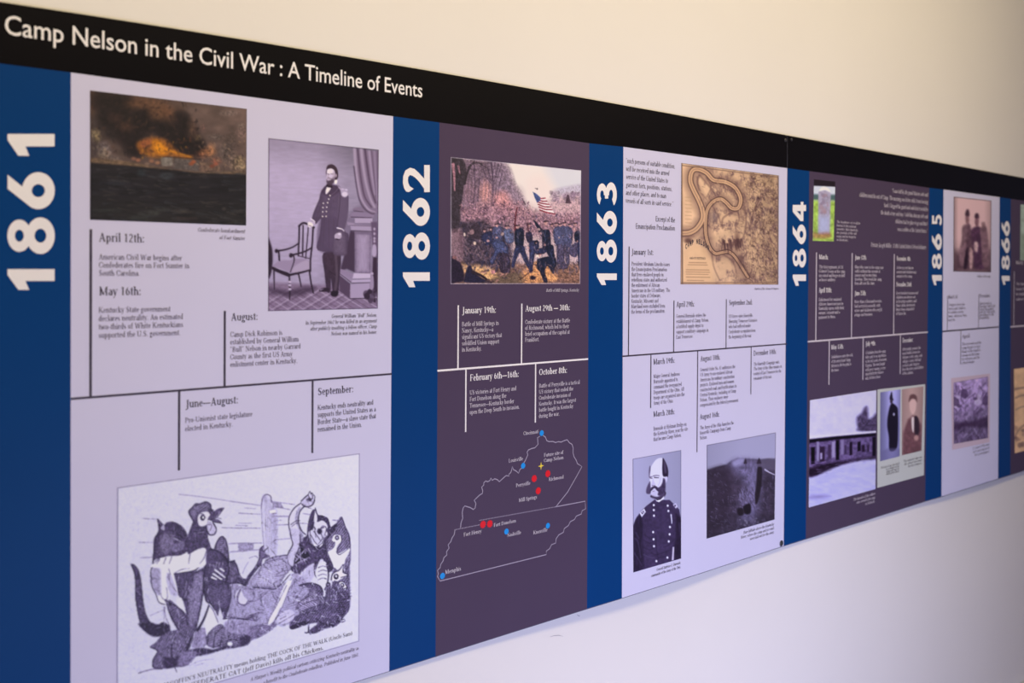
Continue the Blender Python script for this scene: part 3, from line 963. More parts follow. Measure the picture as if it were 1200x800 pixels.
    def blobs(self, n, box, r, cols, seed, a=.7, asp=1.0, soft=.5):
        """scattered small dabs inside a box given in zoom pixels"""
        g = np.random.RandomState(seed)
        for i in range(n):
            rr = r * (.5 + g.rand())
            self.ell(box[0] + (box[2] - box[0]) * g.rand(), box[1] + (box[3] - box[1]) * g.rand(), rr, rr * asp * (.6 + .8 * g.rand()),
                     cols[g.randint(len(cols))], soft, g.rand() * 60 - 30, a)
        return self

    def dabs(self, n, box, ln, w, cols, seed, ang=90, spread=40, a=.8):
        g = np.random.RandomState(seed)
        for i in range(n):
            x, y = box[0] + (box[2] - box[0]) * g.rand(), box[1] + (box[3] - box[1]) * g.rand()
            t = math.radians(ang + spread * (g.rand() * 2 - 1))
            l = ln * (.5 + g.rand())
            self.line([(x, y), (x + l * math.cos(t), y + l * math.sin(t))], w * (.6 + .8 * g.rand()), cols[g.randint(len(cols))], w * .3, a, sm=False)
        return self

    def tone(self, f):
        """f(X, Y, s, t) -> multiplier"""
        self.C *= f(self.X, self.Y, self.s, self.t)[:, None]
        return self

    def grain(self, amt, sx, sy, seed):
        return self.tone(lambda X, Y, s, t: 1 + 2 * amt * (fbm(X / sx, Y / sy, seed) - .5))

    def frame(self, w, col, a=1.0):
        dx = np.minimum(self.s * self.nx, (1 - self.s) * self.nx)
        dy = np.minimum(self.t * self.ny, (1 - self.t) * self.ny)
        self._mix(np.arange(len(dx)), np.clip(w + .5 - np.minimum(dx, dy), 0, 1) * a, col)
        return self

    def done(self, name, parent, label, off=0.0006, gain=1.0):
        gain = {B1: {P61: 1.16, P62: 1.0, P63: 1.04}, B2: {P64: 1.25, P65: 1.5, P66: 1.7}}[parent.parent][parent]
        n, r = self.nx + 1, self.ny + 1
        i = np.arange((r - 1) * (n - 1))
        a = (i // (n - 1)) * n + i % (n - 1)
        F = np.stack([a, a + n, a + n + 1, a + 1], 1)
        me = bpy.data.meshes.new(name)
        V = np.stack([self.UV[:, 0], np.full(len(self.UV), -off), self.UV[:, 1]], 1).astype(np.float32)
        me.vertices.add(len(V))
        me.vertices.foreach_set('co', V.ravel())
        me.loops.add(F.size)
        me.loops.foreach_set('vertex_index', F.ravel().astype(np.int32))
        me.polygons.add(len(F))
        me.polygons.foreach_set('loop_start', (np.arange(len(F)) * 4).astype(np.int32))
        me.update(calc_edges=True)
        col = np.ones((len(V), 4), np.float32)
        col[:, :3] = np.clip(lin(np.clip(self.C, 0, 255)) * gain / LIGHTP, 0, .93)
        at_ = me.color_attributes.new('print', 'FLOAT_COLOR', 'POINT')
        at_.data.foreach_set('color', col.ravel())
        return link(name, me, 'print', parent, label)


LIGHTP = np.array([1.0, 0.885, 0.82])

# ---------------------------------------------------------------- burning fort at sea (1861)
p = Pic((105.3, 105.9), (289, 127.6), (288.3, 264.2), (105.3, 257.4), .9, (98, 78, 72))
p.z(90, 80, 5.714)
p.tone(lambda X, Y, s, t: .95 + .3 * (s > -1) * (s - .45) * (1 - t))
p.grain(.22, 16, 10, 3)
p.poly('80 130 430 180 560 240 700 260 640 330 420 330 250 250 80 300', (84, 55, 42), 8, a=.55, tex=(.3, 8, 6, 4))
for cx, cy, rx, ry, c in ((170, 210, 90, 60, (42, 28, 28)), (300, 220, 70, 75, (38, 26, 26)), (230, 330, 110, 80, (40, 30, 30)),
                          (440, 360, 90, 75, (30, 20, 22)), (460, 300, 40, 50, (40, 26, 26)), (340, 440, 110, 80, (36, 26, 28)),
                          (390, 540, 60, 50, (30, 22, 24)), (590, 410, 70, 70, (42, 30, 32)), (700, 350, 55, 55, (34, 22, 24)),
                          (740, 430, 70, 70, (36, 24, 28)), (720, 520, 90, 60, (40, 26, 28)), (800, 520, 50, 60, (32, 22, 24)),
                          (250, 400, 90, 60, (44, 34, 34)), (120, 480, 30, 90, (60, 50, 54)), (650, 480, 60, 50, (50, 32, 30))):
    p.ell(cx, cy, rx, ry, c, 5, a=.8, tex=(.35, 4, 4, 8))
for q in ('130 180 220 170 300 200 380 230 430 290 480 280 520 330 560 350 620 380 640 330 690 300 740 330 760 400 740 440 800 470 850 520 830 580 780 590 720 570 650 540 600 480 520 450 470 460 420 500 440 560 400 600 340 560 300 500 250 420 180 380 140 300',
          '520 350 600 340 660 400 640 460 560 440', '660 310 730 320 760 380 720 440 670 400', '690 450 780 450 850 520 800 580 720 560'):
    p.poly(q, (30, 20, 22), 5, a=.72, tex=(.5, 4, 4, 12))
p.poly('400 220 520 200 620 250 640 320 560 330 480 270', (112, 72, 50), 5, a=.6, tex=(.4, 4, 4, 13))
for cx, cy, rx, ry, c, a in ((330, 390, 40, 30, (92, 62, 48), .7), (260, 330, 40, 30, (88, 58, 48), .5), (390, 240, 60, 30, (104, 70, 50), .6), (540, 300, 60, 50, (104, 72, 52), .6),
                             (770, 410, 22, 50, (120, 88, 70), .7), (620, 350, 40, 30, (90, 62, 46), .4), (510, 240, 80, 30, (98, 70, 54), .5)):
    p.ell(cx, cy, rx, ry, c, 4, a=a, tex=(.4, 3, 3, 5))
p.poly('400 500 470 470 520 460 600 480 650 530 700 575 770 590 760 610 640 600 540 600 470 590 420 560', (150, 92, 38), 2.5, a=.85, tex=(.45, 3, 3, 9))
p.poly('500 490 540 480 590 520 615 560 580 578 530 570 505 530', (216, 134, 28), 2.2, a=.8, tex=(.25, 2, 2, 2))
p.line('600 545 680 570 760 592', 16, (214, 138, 36), 8, .8, 1)
p.poly('420 500 470 470 500 480 490 520 440 530', (160, 92, 60), 2, a=.7)
p.ell(548, 530, 28, 26, (226, 150, 36), 2, a=.6)
for cx, cy, rx, ry, c in ((130, 455, 22, 34, (184, 160, 112)), (112, 425, 14, 16, (150, 128, 100)), (185, 520, 24, 24, (128, 116, 118)), (185, 575, 30, 22, (150, 132, 108)),
                          (255, 605, 34, 16, (128, 112, 104)), (160, 540, 20, 30, (120, 108, 106)), (210, 560, 20, 26, (116, 102, 100)), (1020, 300, 34, 12, (136, 118, 112)),
                          (1100, 385, 14, 12, (150, 130, 122)), (1105, 435, 30, 24, (132, 104, 98)), (1080, 620, 40, 30, (160, 136, 100)),
                          (1110, 660, 20, 18, (196, 172, 130)), (1060, 660, 26, 22, (150, 126, 100)), (930, 460, 30, 10, (132, 116, 110)), (1040, 600, 30, 50, (104, 86, 78)),
                          (880, 560, 40, 26, (166, 108, 66)), (900, 540, 20, 30, (182, 124, 84)), (840, 575, 34, 22, (150, 90, 60)),
                          (810, 465, 12, 12, (170, 140, 96)), (845, 400, 10, 14, (120, 84, 78)), (930, 620, 26, 16, (160, 90, 64)), (990, 560, 36, 60, (98, 84, 78)), (1030, 500, 30, 60, (78, 64, 60))):
    p.ell(cx, cy, rx, ry, c, 3.2, a=.6, tex=(.9, 1.5, 1.5, 6))
p.poly('80 600 300 620 480 650 700 685 900 690 1140 690 1140 710 900 705 640 690 400 660 80 630', (116, 92, 72), 1.2, a=.9, tex=(.4, 4, 1, 3))
p.poly('560 598 640 590 645 655 570 655', (128, 116, 108), .8, False, tex=(.3, 2, 2, 2))
p.poly('648 600 820 618 815 690 650 670', (96, 84, 80), .8, False, tex=(.3, 2, 2, 2))
p.poly('830 625 950 635 960 695 830 690', (112, 88, 76), .8, False, tex=(.3, 2, 2, 2))
p.line('560 592 700 598 830 612', 5, (48, 34, 32), None, .9)
for x, y, c in ((780, 626, (170, 90, 56)), (765, 640, (150, 80, 52)), (905, 655, (120, 66, 50)), (930, 640, (160, 90, 70)), (410, 615, (170, 110, 84)),
                (380, 605, (150, 104, 84)), (500, 620, (160, 110, 84)), (540, 632, (170, 120, 92)), (470, 640, (130, 104, 90))):
    p.ell(x, y, 16, 11, c, 1, a=.85)
p.poly('80 632 300 648 560 672 800 700 1145 712 1145 1090 80 1080', (34, 30, 34), 1.0, False, tex=(.35, 22, 3, 21))
p.poly('80 860 500 900 1145 900 1145 1120 80 1060', (42, 38, 34), 12, False, a=.6, tex=(.4, 18, 3, 27))
for cx, cy, rx, ry, c, a in ((600, 720, 50, 26, (66, 70, 74), .6), (430, 700, 30, 26, (48, 56, 60), .5), (840, 715, 40, 14, (60, 52, 50), .6), (280, 765, 60, 9, (52, 56, 66), .5), (170, 770, 50, 7, (50, 54, 66), .4),
                             (490, 970, 60, 16, (76, 76, 70), .6), (700, 955, 60, 12, (84, 74, 66), .6), (560, 945, 60, 12, (70, 70, 66), .5), (720, 1005, 70, 8, (76, 58, 52), .6), (420, 1000, 70, 14, (62, 64, 58), .5), (1060, 1030, 50, 12, (64, 58, 48), .6),
                             (200, 950, 90, 14, (52, 56, 52), .5), (900, 1040, 100, 10, (40, 34, 30), .6), (985, 940, 8, 6, (110, 96, 84), .7)):
    p.ell(cx, cy, rx, ry, c, 1.6, a=a, tex=(.5, 4, 1.5, 3))
p.dabs(170, (90, 660, 1130, 1060), 60, 9, [(76, 72, 72), (18, 14, 18), (56, 60, 66), (74, 66, 58)], 4, 5, 14, .5)
p.z(90, 80, 5.714)
p.dabs(150, (90, 190, 820, 560), 26, 12, [(30, 20, 22), (60, 40, 36), (92, 62, 46), (24, 16, 20)], 14, 120, 60, .4)
p.dabs(60, (420, 460, 780, 600), 16, 7, [(214, 150, 50), (110, 60, 34), (160, 96, 44), (50, 30, 28)], 15, 60, 70, .55)
p.dabs(70, (800, 480, 1130, 690), 16, 8, [(150, 120, 96), (70, 54, 50), (180, 140, 110), (54, 40, 42)], 16, 90, 60, .5)
p.dabs(30, (95, 420, 240, 620), 16, 8, [(170, 150, 120), (80, 66, 66), (54, 46, 52)], 17, 80, 40, .5)
p.C = 250 * (np.clip(p.C, 0, 255) / 255) ** 1.12
p.frame(.6, (46, 34, 36), .7)
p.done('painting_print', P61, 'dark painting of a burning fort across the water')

# ---------------------------------------------------------------- standing officer with chair (1861)
K0, K1, K2 = (44, 30, 44), (70, 54, 72), (104, 86, 108)
p = Pic((314.4, 161.9), (443.6, 175.4), (442.5, 361.4), (314, 364.4), .8, (166, 150, 176))
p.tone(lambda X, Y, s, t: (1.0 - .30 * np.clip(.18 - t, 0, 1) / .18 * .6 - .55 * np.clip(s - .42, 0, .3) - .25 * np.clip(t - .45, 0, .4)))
p.grain(.05, 9, 2, 5)
p.z(310, 250, 6.667)
p.poly('20 540 200 545 480 560 900 560 900 900 20 900', (120, 100, 122), 2, False, tex=(.12, 3, 2, 2))
for i in range(9):
    x = -180 + i * 120
    for dx in (260, -260):
        p.line([(x, 600), (x + dx, 760)], 7, (162, 144, 166), None, .75, sm=False)
        p.line([(x + 40, 596), (x + dx + 40, 756)], 5, (82, 62, 84), None, .7, sm=False)
p.poly('30 580 180 600 330 570 400 590 240 650 60 625', (58, 42, 60), 3, a=.75)
p.poly('28 210 45 230 60 290 62 380 50 470 28 490', K0, 1)
# officer
p.rim = (2.5, (52, 38, 56), .5)
p.z(365, 175, 8)
p.poly('395 560 560 480 640 560 640 800 300 800 330 640', (92, 76, 98), 3, a=.5)
# pedestal and column
p.poly('385 560 420 545 470 550 500 580 420 585', (120, 102, 124), .5)
p.line('395 575 480 584', 6, K1)
p.poly('365 620 400 590 560 600 565 640 365 640', (128, 110, 134), .6)
p.line('370 634 560 640', 8, K1)
p.poly('405 645 570 645 570 690 405 690', (158, 140, 164), .5, False)
p.poly('330 680 400 690 400 700 340 712', (140, 122, 146), .5, False)
p.poly('360 700 570 710 570 765 370 755', (152, 134, 158), .5, False)
p.line('365 712 570 718', 6, K1, None, .8)
p.line('370 762 570 770', 7, K0, None, .8)
p.z(365, 260, 7.27)
p.poly('330 75 370 85 368 430 300 400 240 420 300 200', (66, 50, 68), 1, False)
p.poly('368 82 508 85 500 440 372 435', (150, 132, 156), .6, False, tex=(.06, 1, 6, 3))
p.poly('368 82 508 85 507 110 368 105', (104, 88, 110), 1, False, a=.7)
p.poly('250 400 360 440 500 440 500 470 350 480 240 430', (132, 114, 138), .6)
p.poly('360 435 500 440 500 478 348 482', (176, 158, 180), .6, False)
p.line('345 505 495 500', 22, (164, 146, 170))
p.line('345 520 495 517', 5, K1)
p.poly('240 425 345 485 340 515 235 445', (136, 118, 142), .5, False)
p.line('240 440 335 512', 5, K1)
p.poly('235 450 330 528 322 650 240 590', (78, 60, 80), .6, False)
p.poly('330 530 495 520 495 620 460 645 330 650', (152, 134, 158), .5, False)
p.line('325 652 450 650', 6, K0)
p.blobs(26, (450, 590, 560, 680), 18, [K0, K1, (90, 74, 94)], 7, .8)
p.poly('520 300 560 300 560 590 510 570', (56, 40, 56), 1, False)
# curtain
p.z(365, 175, 8)
p.poly('392 0 628 20 632 560 600 610 560 610 500 570 450 480 420 330 400 160', (118, 100, 122), .7, False)
for s, w, c in (('402 0 412 160 436 330 470 470 530 560 590 590', 26, (158, 140, 162)), ('432 0 450 180 472 330 500 450 560 540', 14, (70, 52, 72)),
                ('465 0 480 140 510 320 550 460 590 540', 26, (156, 138, 160)), ('500 0 530 220 560 380 600 500', 16, (66, 48, 68)), ('540 20 565 240 595 420', 20, (150, 132, 156)),
                ('562 20 590 300 606 480', 6, (80, 62, 84)), ('590 20 604 300 612 480', 10, (140, 122, 146)), ('622 20 626 400 622 560', 8, (84, 66, 88)), ('610 20 616 300', 5, (96, 78, 100)),
                ('396 160 420 340 450 480 500 560 560 600 590 598', 9, (56, 40, 58)), ('450 470 520 570 580 590', 6, (96, 80, 100))):
    p.line(s, w, c, w * .7, .85, 1)
p.z(365, 260, 7.27)
p.poly('505 0 560 0 565 300 520 290 512 100', (92, 74, 96), 1, False)
for y in (60, 100, 140, 165):
    p.ell(535, y, 9, 12, (176, 158, 180), .6, a=.8)
p.poly('520 200 548 200 550 285 516 285', (158, 140, 164), .6)
p.line('518 290 512 430', 9, (120, 102, 124))
p.ell(515, 440, 12, 12, (160, 142, 166))
p.poly('505 470 525 460 528 560 500 570', (140, 122, 146), .6)
# legs
p.poly('100 265 240 265 240 440 225 600 185 620 165 480 160 590 130 585 108 420', (62, 46, 60), .6, tex=(.15, 2, 3, 3))
p.line('205 290 215 450 200 590', 20, (88, 72, 86), 16, .8, 1)
p.line('150 420 200 450', 5, K0)
p.poly('60 585 100 560 150 565 140 590 90 595', K0, .5)
p.line('75 580 100 568', 8, (150, 132, 154), 3)
p.poly('165 590 225 590 222 625 200 636 170 630', (36, 24, 36), .5)
# coat
p.z(365, 175, 8)
p.poly('150 330 100 375 80 420 70 470 30 560 5 640 10 690 40 700 90 650 75 800 60 945 300 955 330 940 345 800 300 760 330 640 345 480 335 420 270 370 240 340', (86, 70, 92), .6, tex=(.1, 3, 4, 5))
p.poly('255 430 335 440 345 520 330 650 300 760 240 740 245 600', (94, 78, 100), .8, a=.8)
p.line('270 430 255 600 235 740', 5, K0, None, .7)
p.line('335 470 342 600 310 740', 5, K1, None, .5)
p.line('100 480 60 600 30 680', 8, K1, None, .5)
p.poly('80 640 240 640 250 800 240 940 60 940', (80, 64, 86), 1.5, a=.6)
for s in ('160 650 165 930', '120 650 105 930', '205 650 215 930', '90 660 80 900'):
    p.line(s, 5, K1, None, .55)
p.poly('140 340 185 350 250 340 270 380 200 440 130 430 90 400', (66, 50, 70), 1, a=.7)
p.line('260 345 230 390 170 440', 4, (120, 104, 126), None, .6)
p.poly('150 350 182 352 165 390 135 420 132 385', (214, 198, 218), .5)
p.poly('145 325 195 345 185 360 140 350', (40, 26, 40), .5)
p.z(365, 260, 7.27)
p.poly('235 60 290 90 300 220 290 280 190 275 180 170 200 130', (98, 82, 102), 1, tex=(.1, 2, 2, 2))
# head
p.z(365, 175, 8)
p.ell(190, 225, 55, 78, (58, 42, 56), .6, -8)
p.poly('150 185 190 178 215 200 222 250 205 300 165 320 142 280 140 230', (186, 168, 188), .5)
p.poly('152 188 186 182 206 200 205 222 150 226', (206, 190, 208), .7)
p.poly('142 285 152 292 178 285 205 262 224 262 215 300 180 340 150 332 140 305', (66, 50, 64), .9, a=.92)
p.line('146 272 160 268 182 274', 6, (96, 78, 96))
p.line('152 281 172 281', 4, (150, 126, 146))
p.line('148 230 163 233', 7, (96, 78, 96), a=.9)
p.line('180 230 202 230', 7, (104, 86, 104), a=.9)
p.poly('205 200 222 225 220 270 200 285 200 240', (150, 130, 150), 1.2, a=.7)
p.line('158 240 152 258 162 262', 4, (130, 110, 132))
p.poly('140 185 150 150 190 140 225 160 245 200 248 260 225 290 222 230 212 195 180 178', (58, 42, 54), .5)
p.ell(228, 245, 9, 16, (150, 130, 148), .5)
p.poly('215 290 240 288 235 320 215 320', (220, 206, 224), .5)
p.poly('245 345 290 370 330 372 338 395 340 430 310 450 280 430 270 385', (160, 142, 166), .6)
p.ell(310, 420, 26, 22, (196, 180, 200), .6)
p.ell(325, 378, 12, 6, (190, 174, 196), .4)
p.ell(292, 372, 12, 5, (188, 170, 192), .4)
for x, y in ((110, 505), (150, 500), (106, 545), (142, 541), (104, 585), (138, 582), (102, 628), (136, 628), (172, 432), (160, 466)):
    p.ell(x, y, 6, 6, (214, 196, 200), .35)
p.line('0 655 25 672 30 700', 8, (196, 180, 200))
p.ell(8, 690, 20, 18, (176, 158, 178), .5)
p.z(365, 260, 7.27)
p.line('218 50 260 62 275 78', 11, (206, 190, 210), 6)
p.poly('195 115 215 95 245 95 255 125 235 145 215 140 200 145', (166, 148, 168), .5)
p.ell(238, 102, 14, 10, (196, 180, 198))
p.line('205 145 235 150', 8, K0)
# chair
p.z(310, 250, 6.667)
p.poly('68 400 120 370 200 365 230 355 330 360 355 400 350 430 250 455 200 460 120 430 64 412', (140, 122, 146), .6)
p.poly('215 440 250 400 330 365 355 405 345 435 230 462', (156, 138, 160), .8)
p.poly('62 415 120 440 195 468 190 495 110 465 62 440', K0, .5)
p.line('195 480 290 460 358 440', 20, K0, 12)
p.line('270 95 268 200 262 330', 15, K0, 12)
p.line('268 100 300 75 345 88 385 110', 16, K0)
p.line('300 95 296 330', 11, K0)
p.line('340 110 335 180 320 350', 9, K0)
p.line('378 110 372 230 358 360 358 450', 14, K0, 13)
p.line('262 330 340 350 360 350', 8, K1)
p.line('90 292 150 285 215 265 262 235', 15, K0, 11)
p.line('205 325 270 312 330 290 368 265', 15, K0, 11)
p.ell(92, 293, 14, 16, K0)
p.ell(205, 328, 15, 18, K0)
p.line('110 300 115 365', 14, K0)
p.line('225 330 230 370 200 460', 12, K0, 6)
p.line('72 450 75 590', 13, K0, 8)
p.line('193 490 196 600 195 672', 14, K0, 10)
for y in (535, 560, 592):
    p.ell(196, y, 11, 9, (178, 160, 182), .5)
p.line('262 465 275 520 285 570', 13, K0, 9)
p.line('350 450 362 540 380 620', 14, K0, 12)
p.poly('335 75 350 65 370 75 380 95 365 108 342 105', (214, 198, 214), .5)
p.line('345 95 365 100', 4, K1)
p.line('360 42 385 60', 9, (200, 184, 204))
p.C = 128 + (p.C - 122) * 1.14
p.frame(.8, (60, 46, 66), .9)
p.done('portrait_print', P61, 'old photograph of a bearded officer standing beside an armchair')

# ---------------------------------------------------------------- political cartoon (1861)
K, D, G_, L, Wp = (38, 26, 48), (88, 72, 102), (144, 130, 160), (184, 172, 198), (222, 212, 232)
p = Pic((137.2, 571), (421.3, 531), (420.7, 751), (136.5, 834), .8, (220, 212, 234))
p.tone(lambda X, Y, s, t: .955 + .04 * s)
p.grain(.025, 3, 3, 2)
p.rim = (1.7, (40, 28, 52), .5)
A_, B_, C_, D_, E2, F2, G2, H2 = ((130, 530, 6.156), (270, 530, 6.156), (130, 650, 5.333), (270, 650, 5.333), (150, 650, 8.889),
                                  (220, 640, 8.889), (290, 620, 8.889), (340, 620, 5.714))
# fence behind
p.z(*A_)
for s in ('490 302 620 315 760 335 985 370', '230 475 330 480', '200 648 300 648', '215 760 300 755', '850 658 985 652', '850 718 985 710',
          '930 438 985 440', '900 525 985 528', '800 542 985 546'):
    p.line(s, 6, G_, 5, .9)
p.z(*B_)
for s, w in (('0 352 100 365 215 382', 6), ('60 438 215 445', 5), ('100 400 180 405', 4), ('60 510 150 510', 4), ('30 545 215 545', 6), ('0 655 225 652', 7), ('0 715 215 700', 7),
             ('300 352 460 375', 6), ('310 388 430 412', 6), ('525 440 590 450', 7), ('300 460 420 460', 10), ('330 522 420 520', 7), ('330 628 430 620', 6),
             ('330 490 370 488', 4), ('738 488 798 490', 8), ('510 380 590 408', 4), ('505 510 560 512', 5)):
    p.line(s, w, G_, None, .85)
p.poly('55 660 165 655 165 700 60 710', L, 1, False, hatch=(0, 1.6, G_, .7))
p.poly('300 355 360 365 380 400 310 395', L, 1, False, hatch=(0, 1.5, G_, .7))
p.poly('222 380 228 330 250 305 285 312 295 350 300 450 305 600 310 760 285 780 245 770 235 600 225 480', (206, 196, 218), .6)
p.poly('290 400 330 420 335 600 325 740 310 740 302 560', G_, 2, a=.6)
p.line('222 400 230 330 255 303 288 315 297 360', 7, D)
p.line('222 400 230 560 245 720', 5, G_)
for x in (250, 262, 275, 287):
    p.line([(x, 340), (x + 4, 520), (x + 10, 740)], 3.5, G_, None, .8)
p.ell(245, 330, 16, 24, G_, 1.5, a=.5)
p.poly('280 420 320 412 325 432 290 440', (228, 220, 238), .5)
p.line('300 440 330 438', 5, D)
# landscape / ground under the figures
p.z(*D_)
p.poly('0 190 60 200 100 160 200 180 300 190 420 140 470 150 560 250 600 300 560 380 420 400 330 440 280 430 200 480 100 520 0 560', (176, 164, 192), 2, hatch=(75, 1.5, G_, .6))
p.poly('0 500 60 470 160 440 290 430 200 500 90 545 0 575', G_, 1.5, hatch=(60, 1.4, D, .6))
p.poly('640 100 700 60 735 0 745 260 740 330 700 380 640 420 540 430 600 360 640 250', (140, 126, 156), 1.5, hatch=(30, 1.5, K, .6))
# right hand rooster group background
p.z(*B_)
p.poly('700 600 770 500 800 465 830 540 860 610 862 800 800 860 700 800 690 690', (150, 136, 166), .8, hatch=(40, 1.5, K, .55))
p.line('803 465 830 540 858 612 862 700', 5, K)
p.line('720 560 860 625', 3, D)
# white goose neck
p.poly('690 730 740 690 755 650 735 640 730 625 742 600 770 592 798 605 798 640 775 670 765 700 775 730 850 690 860 710 830 770 800 860 750 830 700 800', (228, 220, 238), .5)
p.ell(768, 614, 15, 17, K, .5)
p.ell(768, 614, 6, 7, L, .4)
p.line('798 605 802 645 775 690 766 720 790 735 850 692', 6, K, 4, .9)
p.line('735 640 725 632 742 598', 5, D)
# ---- striking cat
p.poly('600 410 572 460 555 540 548 600 500 640 470 800 520 860 640 880 740 840 700 720 690 640 740 560 765 515 735 530 720 540 700 480 660 455 630 455', (50, 38, 62), .6, hatch=(20, 1.6, D, .5))
p.poly('608 460 600 540 575 600 580 650 610 680 650 680 680 620 700 590 690 560 700 540 690 510 660 490 625 500', (218, 208, 228), .5)
p.poly('613 405 600 450 605 500 625 490 622 440', (220, 210, 230), .5)
p.line('612 400 602 450 590 520 570 590', 5, K)
p.line('612 405 628 450 660 458 700 478 722 540 765 518 735 570 700 620', 8, K)
p.line('605 540 625 575 640 590 650 560', 9, K, 5)
p.line('650 545 668 530 690 545 680 590 660 620 640 605', 7, D, 5)
p.line('655 545 672 540', 8, K)
p.line('600 600 625 610 650 625 680 620', 5, D)
for s in ('590 610 625 630', '585 630 620 645', '600 655 625 640', '640 640 660 660', '600 590 612 620', '660 590 690 600 650 640'):
    p.line(s, 4, D)
p.ell(640, 655, 26, 18, (232, 224, 240), .6)
p.line('620 640 640 648 665 640', 5, K)
p.ell(608, 668, 6, 6, K, .4)
p.line('640 675 612 684 590 665', 7, K)
# raised arm
p.poly('510 370 470 400 430 440 420 500 428 580 445 660 415 740 420 800 480 800 510 700 520 600 495 540 490 450 520 390', (216, 206, 226), .5)
p.poly('500 400 480 440 485 520 520 600 510 700 490 780 470 780 470 640 500 560 470 480', G_, 2, a=.55, hatch=(45, 1.5, K, .6))
p.line('512 362 460 400 425 460 420 520 432 600 448 660 415 730 410 800', 8, K, 6)
p.line('530 390 498 430 490 500 510 560 540 590', 9, K, 8)
p.line('435 520 470 495 500 490', 5, K)
p.line('440 535 470 512 500 510', 5, D)
p.poly('510 355 530 330 560 310 590 310 605 340 595 370 560 392 525 385', (196, 184, 206), .5)
p.line('510 350 540 320 560 305', 8, K)
p.line('515 375 550 392 590 378 606 345', 8, K)
for s in ('562 300 572 280 580 300', '580 300 590 292 592 330', '598 305 608 320 602 350', '560 310 580 345', '575 345 590 330'):
    p.line(s, 5, K)
p.ell(565, 340, 16, 12, K, 1, a=.8)
# dark striped body of striking cat and lattice
p.z(*G2)
p.poly('540 130 640 150 700 190 790 200 790 320 700 340 640 380 560 440 540 480 470 440 430 380 420 290 470 200', (62, 48, 76), .8, hatch=(60, 1.5, D, .55))
p.poly('430 0 470 160 420 280 430 360 480 380 500 300 540 200 545 80 530 0', (200, 188, 210), .6)
p.line('440 0 458 100 470 160 430 240 412 285 428 360 470 430', 9, K)
p.line('545 60 545 160 500 280 480 380', 14, (70, 56, 84), 10)
p.poly('535 150 580 180 640 260 620 310 500 350 490 300 540 210', (24, 14, 30), .6)
for s in ('500 260 560 300 620 320', '540 180 555 330', '500 330 600 210 600 250', '520 350 640 290'):
    p.line(s, 13, (158, 144, 172), 8)
p.line('560 180 640 240 700 260', 8, D)
p.poly('640 20 660 130 700 180 760 160 790 100 790 0', (208, 198, 220), .6)
for s in ('660 60 700 130 740 170', '690 20 720 60 760 120', '700 0 710 80', '760 40 780 90 740 150', '650 20 660 120 700 180 770 150 800 90'):
    p.line(s, 8, K, 6, .9)
p.ell(750, 20, 26, 30, K, .8)
p.ell(700, 160, 12, 8, (236, 228, 242), .5)
p.line('690 190 790 200', 16, K)
# legs & claw
p.poly('120 300 115 240 130 190 170 170 165 220 215 185 180 240 230 280 200 300 160 310 150 360 165 415 130 380 90 400 40 470 0 510 0 480 70 400 110 340', (108, 92, 124), .6)
p.line('165 170 130 210 122 300 80 390 0 500', 8, K, 12)
p.line('160 230 215 190', 6, K)
p.line('160 300 215 270 230 288', 7, K)
p.line('130 360 165 412', 6, K)
p.poly('190 330 260 290 410 265 420 340 450 400 400 470 300 610 180 600 60 600 30 540 100 440', (194, 182, 208), .6, hatch=(100, 1.4, G_, .6))
p.line('180 330 260 290 410 268', 7, K)
p.line('190 345 280 320 410 300', 6, D)
p.line('60 605 180 612 280 620 360 560 440 470', 10, K)
for s in ('290 490 350 480 420 450', '300 470 380 430 440 425', '110 500 180 510 240 560', '300 380 370 360', '270 560 350 520'):
    p.line(s, 7, D, 4)
p.poly('300 800 340 680 390 570 420 530 440 540 400 620 350 720 320 800', (226, 218, 238), .5)
p.poly('340 800 400 640 440 550 470 510 440 600 400 700 370 800', (226, 218, 238), .5)
for s in ('280 800 330 660 390 560', '330 800 370 690 420 590 460 500', '450 640 480 560 540 520', '470 700 520 640', '490 740 560 640', '500 790 600 660'):
    p.line(s, 6, D, 4, .8)
p.poly('450 470 530 460 570 500 600 560 560 600 540 580 500 520', (168, 154, 182), 1)
p.poly('570 440 690 350 700 460 640 560 590 520', (196, 184, 208), .8)
p.poly('700 480 740 340 790 320 800 540 780 560 720 500', (214, 204, 226), .6)
for y in (380, 410, 440, 470):
    p.line([(740, y), (765, y - 12), (798, y)], 6, D)
p.line('700 350 700 470 760 540 775 640', 10, K, 8)
# heads of birds at lower right
p.z(*D_)
p.poly('630 150 650 110 690 95 700 60 700 110 730 125 690 150 650 170', (232, 224, 240), .5)
p.line('630 155 638 118 680 92 705 60 705 105 735 125 690 140', 7, K, 5)
p.ell(660, 135, 16, 18, K, .4); p.ell(660, 133, 6, 7, (230, 222, 240), .4)
p.poly('640 220 670 180 700 165 725 200 700 225', (236, 228, 242), .5)
p.line('645 215 668 178 700 165 728 200 705 212', 6, K)
p.ell(698, 188, 13, 14, K, .4); p.ell(697, 186, 5, 6, (230, 222, 240), .4)
p.poly('550 60 590 40 610 100 605 180 570 210 545 160 530 110', (222, 214, 234), .5)
for y in (75, 100, 125, 150):
    p.line([(548, y + 5), (575, y - 6), (600, y)], 4, D)
p.line('600 60 612 120 604 180 590 215', 9, K)
